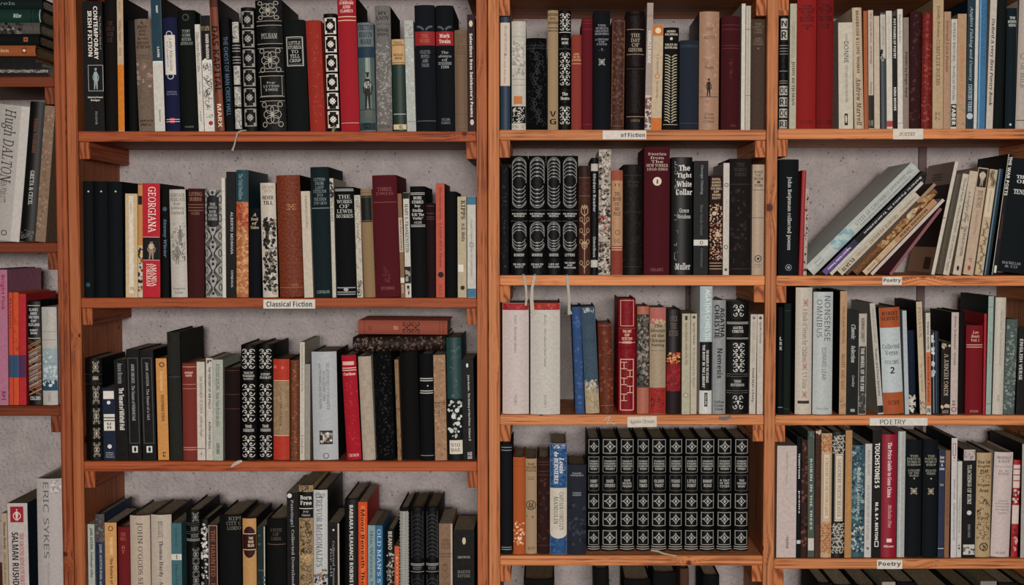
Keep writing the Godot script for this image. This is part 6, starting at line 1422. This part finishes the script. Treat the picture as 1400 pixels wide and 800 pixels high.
func books_end_bay():
	# a flat pile
	var y: float = shelf_y(bases["A"][1]) + 0.0002
	var pile := "lying in the flat pile of the end bay"
	y = flat_book("p", -110, 66, 96, y, .0155, "1a1a1b", "dark magazine with white torn edge, " + pile, [["B", -110, 66, "8b8781", -.5, .2], ["S", -30, 64, "2b2a29", 60, -.5, .2]], .002, .19)
	y = flat_book("p", -112, 57, 84, y, .009, "131313", "thin black magazine, second from bottom, " + pile, [], .006, .19)
	y = flat_book("p", -116, 47.5, 74, y, .0105, "0f0f10", "thin black booklet, third from bottom, " + pile, [], .02, .17)
	y = flat_book("h", -110, 48, 64, y, .0185, "96552f", "orange-brown hardback with red square, " + pile, [["C", 30, 36, "5d1a17", -.5, .5], ["D", 33, 0, 2.2, "cfa898"], ["U", "fiction", -10, 12, "d9c0a0", .3]], .002, .15)
	y = flat_book("h", -118, 53, 47, y, .020, "0e1514", "black-green hardback with orange square, " + pile, [["C", 32, 38, "8d5030", -.4, .4], ["D", 35, 0, 1.2, "17130f"]], .003, .15)
	y = flat_book("j", -108, 54, 31, y, .0195, "4a4745", "grey jacketed book with black strokes, " + pile, [["X", -100, 30, ["161516", "7d7873", "2b2a2a"], 40, 5], ["S", -80, 48, "121212", 24]], .004, .15)
	y = flat_book("h", -112, 56, 14, y, .0235, "12332c", "bottle-green hardback with white script, " + pile, [["U", "Milne", 18, 29, "cfd6d0", .3, 0, "i"], ["L", "0a1d19", 1, 42, 47, 50], ["L", "b9c2bc", .8, 54]], .003, .155)
	y = flat_book("h", -112, 57, -4, y, .019, "0f2320", "uppermost green-black hardback " + pile, [["U", "Novels", -20, 20, "6b7d76", .3]], .004, .155)
	shelve("A2", [
		["j", -34, 24.5, -18, 140, "a09d99", "broad grey-white jacketed book|with script title", [["T", "Hugh DALTON", 146, 250, "2b2a2a", .34, .1, "i"], ["T", "BEN PIMLOTT", 246, 278, "3a3938", .14, .1, "s"], ["B", 140, 331, "b9b6b1", .62, .985], ["G", 320, .3, 3.4, "222", 1]], {"d": .15}],
		["j", 26, 46.8, 40.4, 140, "0e0f11", "black jacketed book|with brown and white title", [["T", "Diana Souhami", 163, 210, "7d4f3a", .26, .1, "r"], ["T", "GRETA & CECIL", 234, 281, "b5b5b0", .26, .1, "R"], ["S", 316, 328, "6d6d6a", 16]], {"d": .15}],
		["p", 47.6, 62, 61.6, 141, "7d6756", "mottled tan paperback", [["X", 146, 326, ["8d7664", "6d5848"], 40, 4]], {"d": .14}],
	])
	shelve("A3", [
		["p", -14, -2, -16, 368, "2a3550", "dark blue paperback", []],
		["p", -1, 11.5, -3, 369, "a56b84", "mauve-pink paperback|with red letters", [["T", "Bright Pink", 376, 424, "8d2440", .5, 0, "b"], ["T", "RPI", 536, 548, "5d2440", .4, 0, "b"]], {"d": .15}],
		["p", 13, 18.2, 11.8, 400, "b8452c", "slim orange-red paperback|with blue belt", [["C", 486, 517, "2a4560", -.985, .985], ["T", "fiction", 408, 450, "6d1d14", .5]]],
		["p", 18.8, 26, 18, 400, "c04a2a", "orange paperback|with blue belt", [["C", 486, 517, "27496a", -.985, .985], ["S", 405, 480, "8d2d1a", 10]]],
		["p", 26.6, 36, 25.8, 402, "a8252c", "scarlet paperback|with purple belt", [["C", 486, 517, "4b2548", -.985, .985]]],
		["j", 39.4, 57, 36.4, 412, "141517", "black book|with tartan print", [["H", "CLANS|AND|TARTANS|OF|SCOTLAND", 421, 447, "b9bcc0", .85, 0, "b"], ["H", "ROBERT|BAIN", 450, 458, "b9bcc0", .6, 0, "b"], ["L", "b9b6a8", .8, 418, 463], ["O", "plaid", 466, 541, "9a7f58", -.95, .95], ["O", "plaidb", 466, 541, "7d3f30", -.95, .95], ["O", "plaid", 478, 530, "8b8f92", -.9, .5], ["H", "COLLINS", 543, 548, "b9bcc0", .8, 0, "b"]]],
		["j", 58, 78.4, 55.6, 420, "aba9a4", "white book|with blue seascape", [["T", "Cutty Sark", 424, 444, "8d8a84", .2, -.2], ["L", "77756f", .6, 454, 465, 498], ["B", 477, 498, "8fa0a8"], ["B", 498, 524, "93a3ab"], ["X", 480, 520, ["b5bfc2", "7d929c"], 16, 4], ["B", 522, 535, "24455c"], ["X", 520, 530, ["c3cac9", "24455c"], 8, 4], ["T", "Collins", 538, 550, "6b6863", .2]]],
	])
	shelve("A4", [
		["p", 4, 12, 1.2, 702, "a3937d", "slim parchment paperback|with black name", [["T", "Thomas Hardy", 714, 752, "1f1b17", .5, 0, "R"], ["T", "Life's Little Ironies", 756, 800, "5d5040", .4, 0, "i"]]],
		["p", 13, 40.2, 9.8, 688, "b5aeac", "white paperback|with red lyre square", [["C", 693, 715, "8d1a2a", -.72, .6], ["G", 706, -.05, 5, "cfc0b8", 1.2], ["O", "fig", 696, 713, "cfc0b8", -.25, .12], ["T", "SALMAN RUSHDIE", 729, 812, "17151a", .32, -.3, "b"], ["T", "THE GROUND BENEATH HER FEET", 730, 812, "9c3a40", .2, .35, "R"]], {"d": .15, "side": "182a38"}],
		["j", 51, 85.4, 48.4, 655, "aaa5a4", "thick white jacketed book|with grey capitals", [["T", "ERIC SYKES", 660, 765, "5d5a5a", .22, -.2, "s"], ["T", "If I Don't Write It Nobody Else", 772, 810, "85807f", .12, -.1], ["X", 656, 676, ["c3bfbe", "8f8a89"], 10, 4, .2, .9]], {"d": .16}],
	])

# ============================================================ shelf labels, ribbons, slips
func card(px0: float, px1: float, py0: float, py1: float, text: String, font: String, label: String, shade := "cfcbc4", tilt := 0.0, part := [0.06, 0.94, 0.2, 0.8]):
	var a := at(px0, py0, 0.0)
	var b := at(px1, py1, 0.0)
	var o := Node3D.new()
	o.name = numbered("shelf_label")
	add_child(o)
	tag(o, label, "label")
	var w := b.x - a.x
	var h := a.y - b.y
	o.transform = Transform3D(Basis(Vector3(0, 0, 1), tilt), Vector3((a.x + b.x) / 2, b.y, -0.0003))
	c = {"w": w, "h": h, "d": 0.001, "b": 0.0, "a": 0.0, "z": 1.0, "ink": {}, "root": o}
	var m := mesh_node("card", plank(Vector3(w, h, 0.0009), 0.0001), mat(shade, "p"), o)
	m.position = Vector3(0, h / 2, 0.0001)
	ink_text("4" + "2a2b2e", text, font, "H", (part[0] + part[1] - 1.0) * w / 2, h * (1.0 - (part[2] + part[3]) / 2), w * (part[1] - part[0]), h * (part[3] - part[2]))
	flush_ink()
	for k in o.get_children():
		if k.name.begins_with("title"):
			k.name = "lettering"
			k.position = Vector3(0, 0, 0.0004)

func strip(called: String, pts: Array, width: float, shade: String, label: String, category: String, group := ""):
	# pts: [px, py, z, width factor]
	var st := SurfaceTool.new()
	st.begin(Mesh.PRIMITIVE_TRIANGLES)
	var ps := []
	for p in pts:
		ps.append(at(p[0], p[1], p[2]))
	var origin: Vector3 = ps[ps.size() - 1]
	for i in ps.size() - 1:
		var p: Vector3 = ps[i] - origin
		var q: Vector3 = ps[i + 1] - origin
		var dir := (q - p).normalized()
		var side := dir.cross(Vector3(0, 0.25, 1)).normalized()
		var e0: Vector3 = side * width * 0.5 * pts[i][3]
		var e1: Vector3 = side * width * 0.5 * pts[i + 1][3]
		var n := side.cross(dir).normalized()
		if n.z < 0:
			n = -n
		for off in [0.0, 0.0006]:
			var k: Vector3 = -n * off
			face(st, [p - e0 + k, p + e0 + k, q + e1 + k, q - e1 + k], n if off == 0.0 else -n, 0, 1, Vector2.ZERO, 1.0)
		for s in [-1.0, 1.0]:
			face(st, [p + e0 * s, q + e1 * s, q + e1 * s - n * 0.0006, p + e0 * s - n * 0.0006], side * s, 0, 1, Vector2.ZERO, 1.0)
	var o := mesh_node(numbered(called), st.commit(), mat(shade, "h"), self)
	o.position = origin
	tag(o, label, category, group)

func make_small_things():
	card(360, 431, 409.5, 422, "Classical Fiction", "b", "white typed shelf label reading Classical Fiction")
	card(824, 883.5, 178.5, 190.5, "of Fiction", "b", "white shelf label ending in the word Fiction", "cfcbc4", 0.0, [0.42, 0.97, 0.25, 0.75])
	card(1221, 1262, 176, 190.5, "POETRY", "r", "small cream handwritten label on the first poetry-bay shelf", "cfc8bc", 0.0, [0.22, 0.74, 0.36, 0.68])
	card(1206.5, 1233, 378.5, 389.5, "Poetry", "b", "small typed Poetry label under the leaning books")
	card(1189, 1268, 571.5, 582, "POETRY", "s", "long white label hand-lettered POETRY in thin capitals", "cdcac4", 0.0, [0.18, 0.62, 0.2, 0.85])
	card(1199, 1233.5, 765.5, 778, "Poetry", "b", "typed Poetry label on the lowest visible poetry-bay board")
	card(858, 898, 569.5, 584, "Agatha Christie", "i", "tilted cream label with handwriting on the narrow bay's third board", "c9c3b6", 0.02, [0.08, 0.92, 0.3, 0.72])
	strip("bookmark_ribbon", [[337, 178.2, -0.004, .5], [330, 178.6, 0.002, .8], [324.5, 182, 0.0035, .9], [322, 192, 0.004, .7], [319.5, 201, 0.004, .8], [317.5, 206, 0.004, 1.2]], 0.0034, "a89f92", "thin beige ribbon curling over the wide bay's first board", "ribbon")
	strip("bookmark_ribbon", [[714, 375.6, -0.004, 1], [716.5, 377, 0.0025, 1], [719, 392, 0.003, .9], [720, 408, 0.003, .7], [718.6, 418, 0.003, .9]], 0.0046, "b9b0a2", "narrow white ribbon hanging in front of the pinkish-white book", "ribbon")
	strip("bookmark_ribbon", [[733, 375.6, -0.004, 1], [731, 377, 0.0035, 1], [727.5, 394, 0.004, .8], [727, 412, 0.004, 1.1], [728, 427, 0.004, 1.3], [729, 430.5, 0.004, 2.0]], 0.0056, "c0b8ab", "widest white ribbon hanging between the two red-headed white books", "ribbon")
	strip("bookmark_ribbon", [[774, 375.6, -0.004, 1], [775, 377, 0.003, 1], [777, 394, 0.0035, .9], [778.4, 412, 0.0035, .8], [778, 424, 0.0035, 1.0], [779.5, 430, 0.0035, 1.6]], 0.0052, "b5aea2", "white ribbon hanging beside the bright blue hardback", "ribbon")
	strip("bookmark_ribbon", [[456, 172, -0.003, .8], [457, 176, -0.001, 1.1], [455, 178, 0.0028, .9], [456.5, 182.5, 0.003, .4]], 0.0052, "8d7f66", "frayed end of a tan ribbon below the white-panelled leather book", "ribbon")
	strip("string", [[826, 574.5, 0.0015, 1], [830, 571, 0.002, 1], [834, 569.5, 0.002, 1], [832, 574, 0.002, 1], [829, 580, 0.002, 1], [835, 577, 0.002, 1], [839, 580, 0.002, 1], [843, 577.5, 0.0015, 1]], 0.0016, "c3bbab", "curled white thread caught on the narrow bay's third board", "string")
	strip("paper_slip", [[316, 638.5, 0.0012, .5], [321, 634.5, 0.0016, 1.2], [326, 632, 0.002, 1.2], [331, 630.4, 0.001, .7]], 0.005, "b9b2a8", "small torn paper slip on the wide bay's third board", "paper")
	strip("paper_slip", [[983, 571.5, 0.0012, 1], [991, 572.5, 0.0016, 1.3], [999.5, 569.5, 0.0012, .6]], 0.0056, "6d7275", "scrap of grey tape on the narrow bay's third board", "tape")
	strip("bookmark_ribbon", [[890, 752.4, -0.026, .8], [900, 754, -0.018, 1], [907, 757, -0.010, 1], [916, 759.2, -0.003, 1], [925, 760, 0.0005, .4]], 0.0034, "b5aa98", "curled cream ribbon lying before the ten-volume leather set", "ribbon")
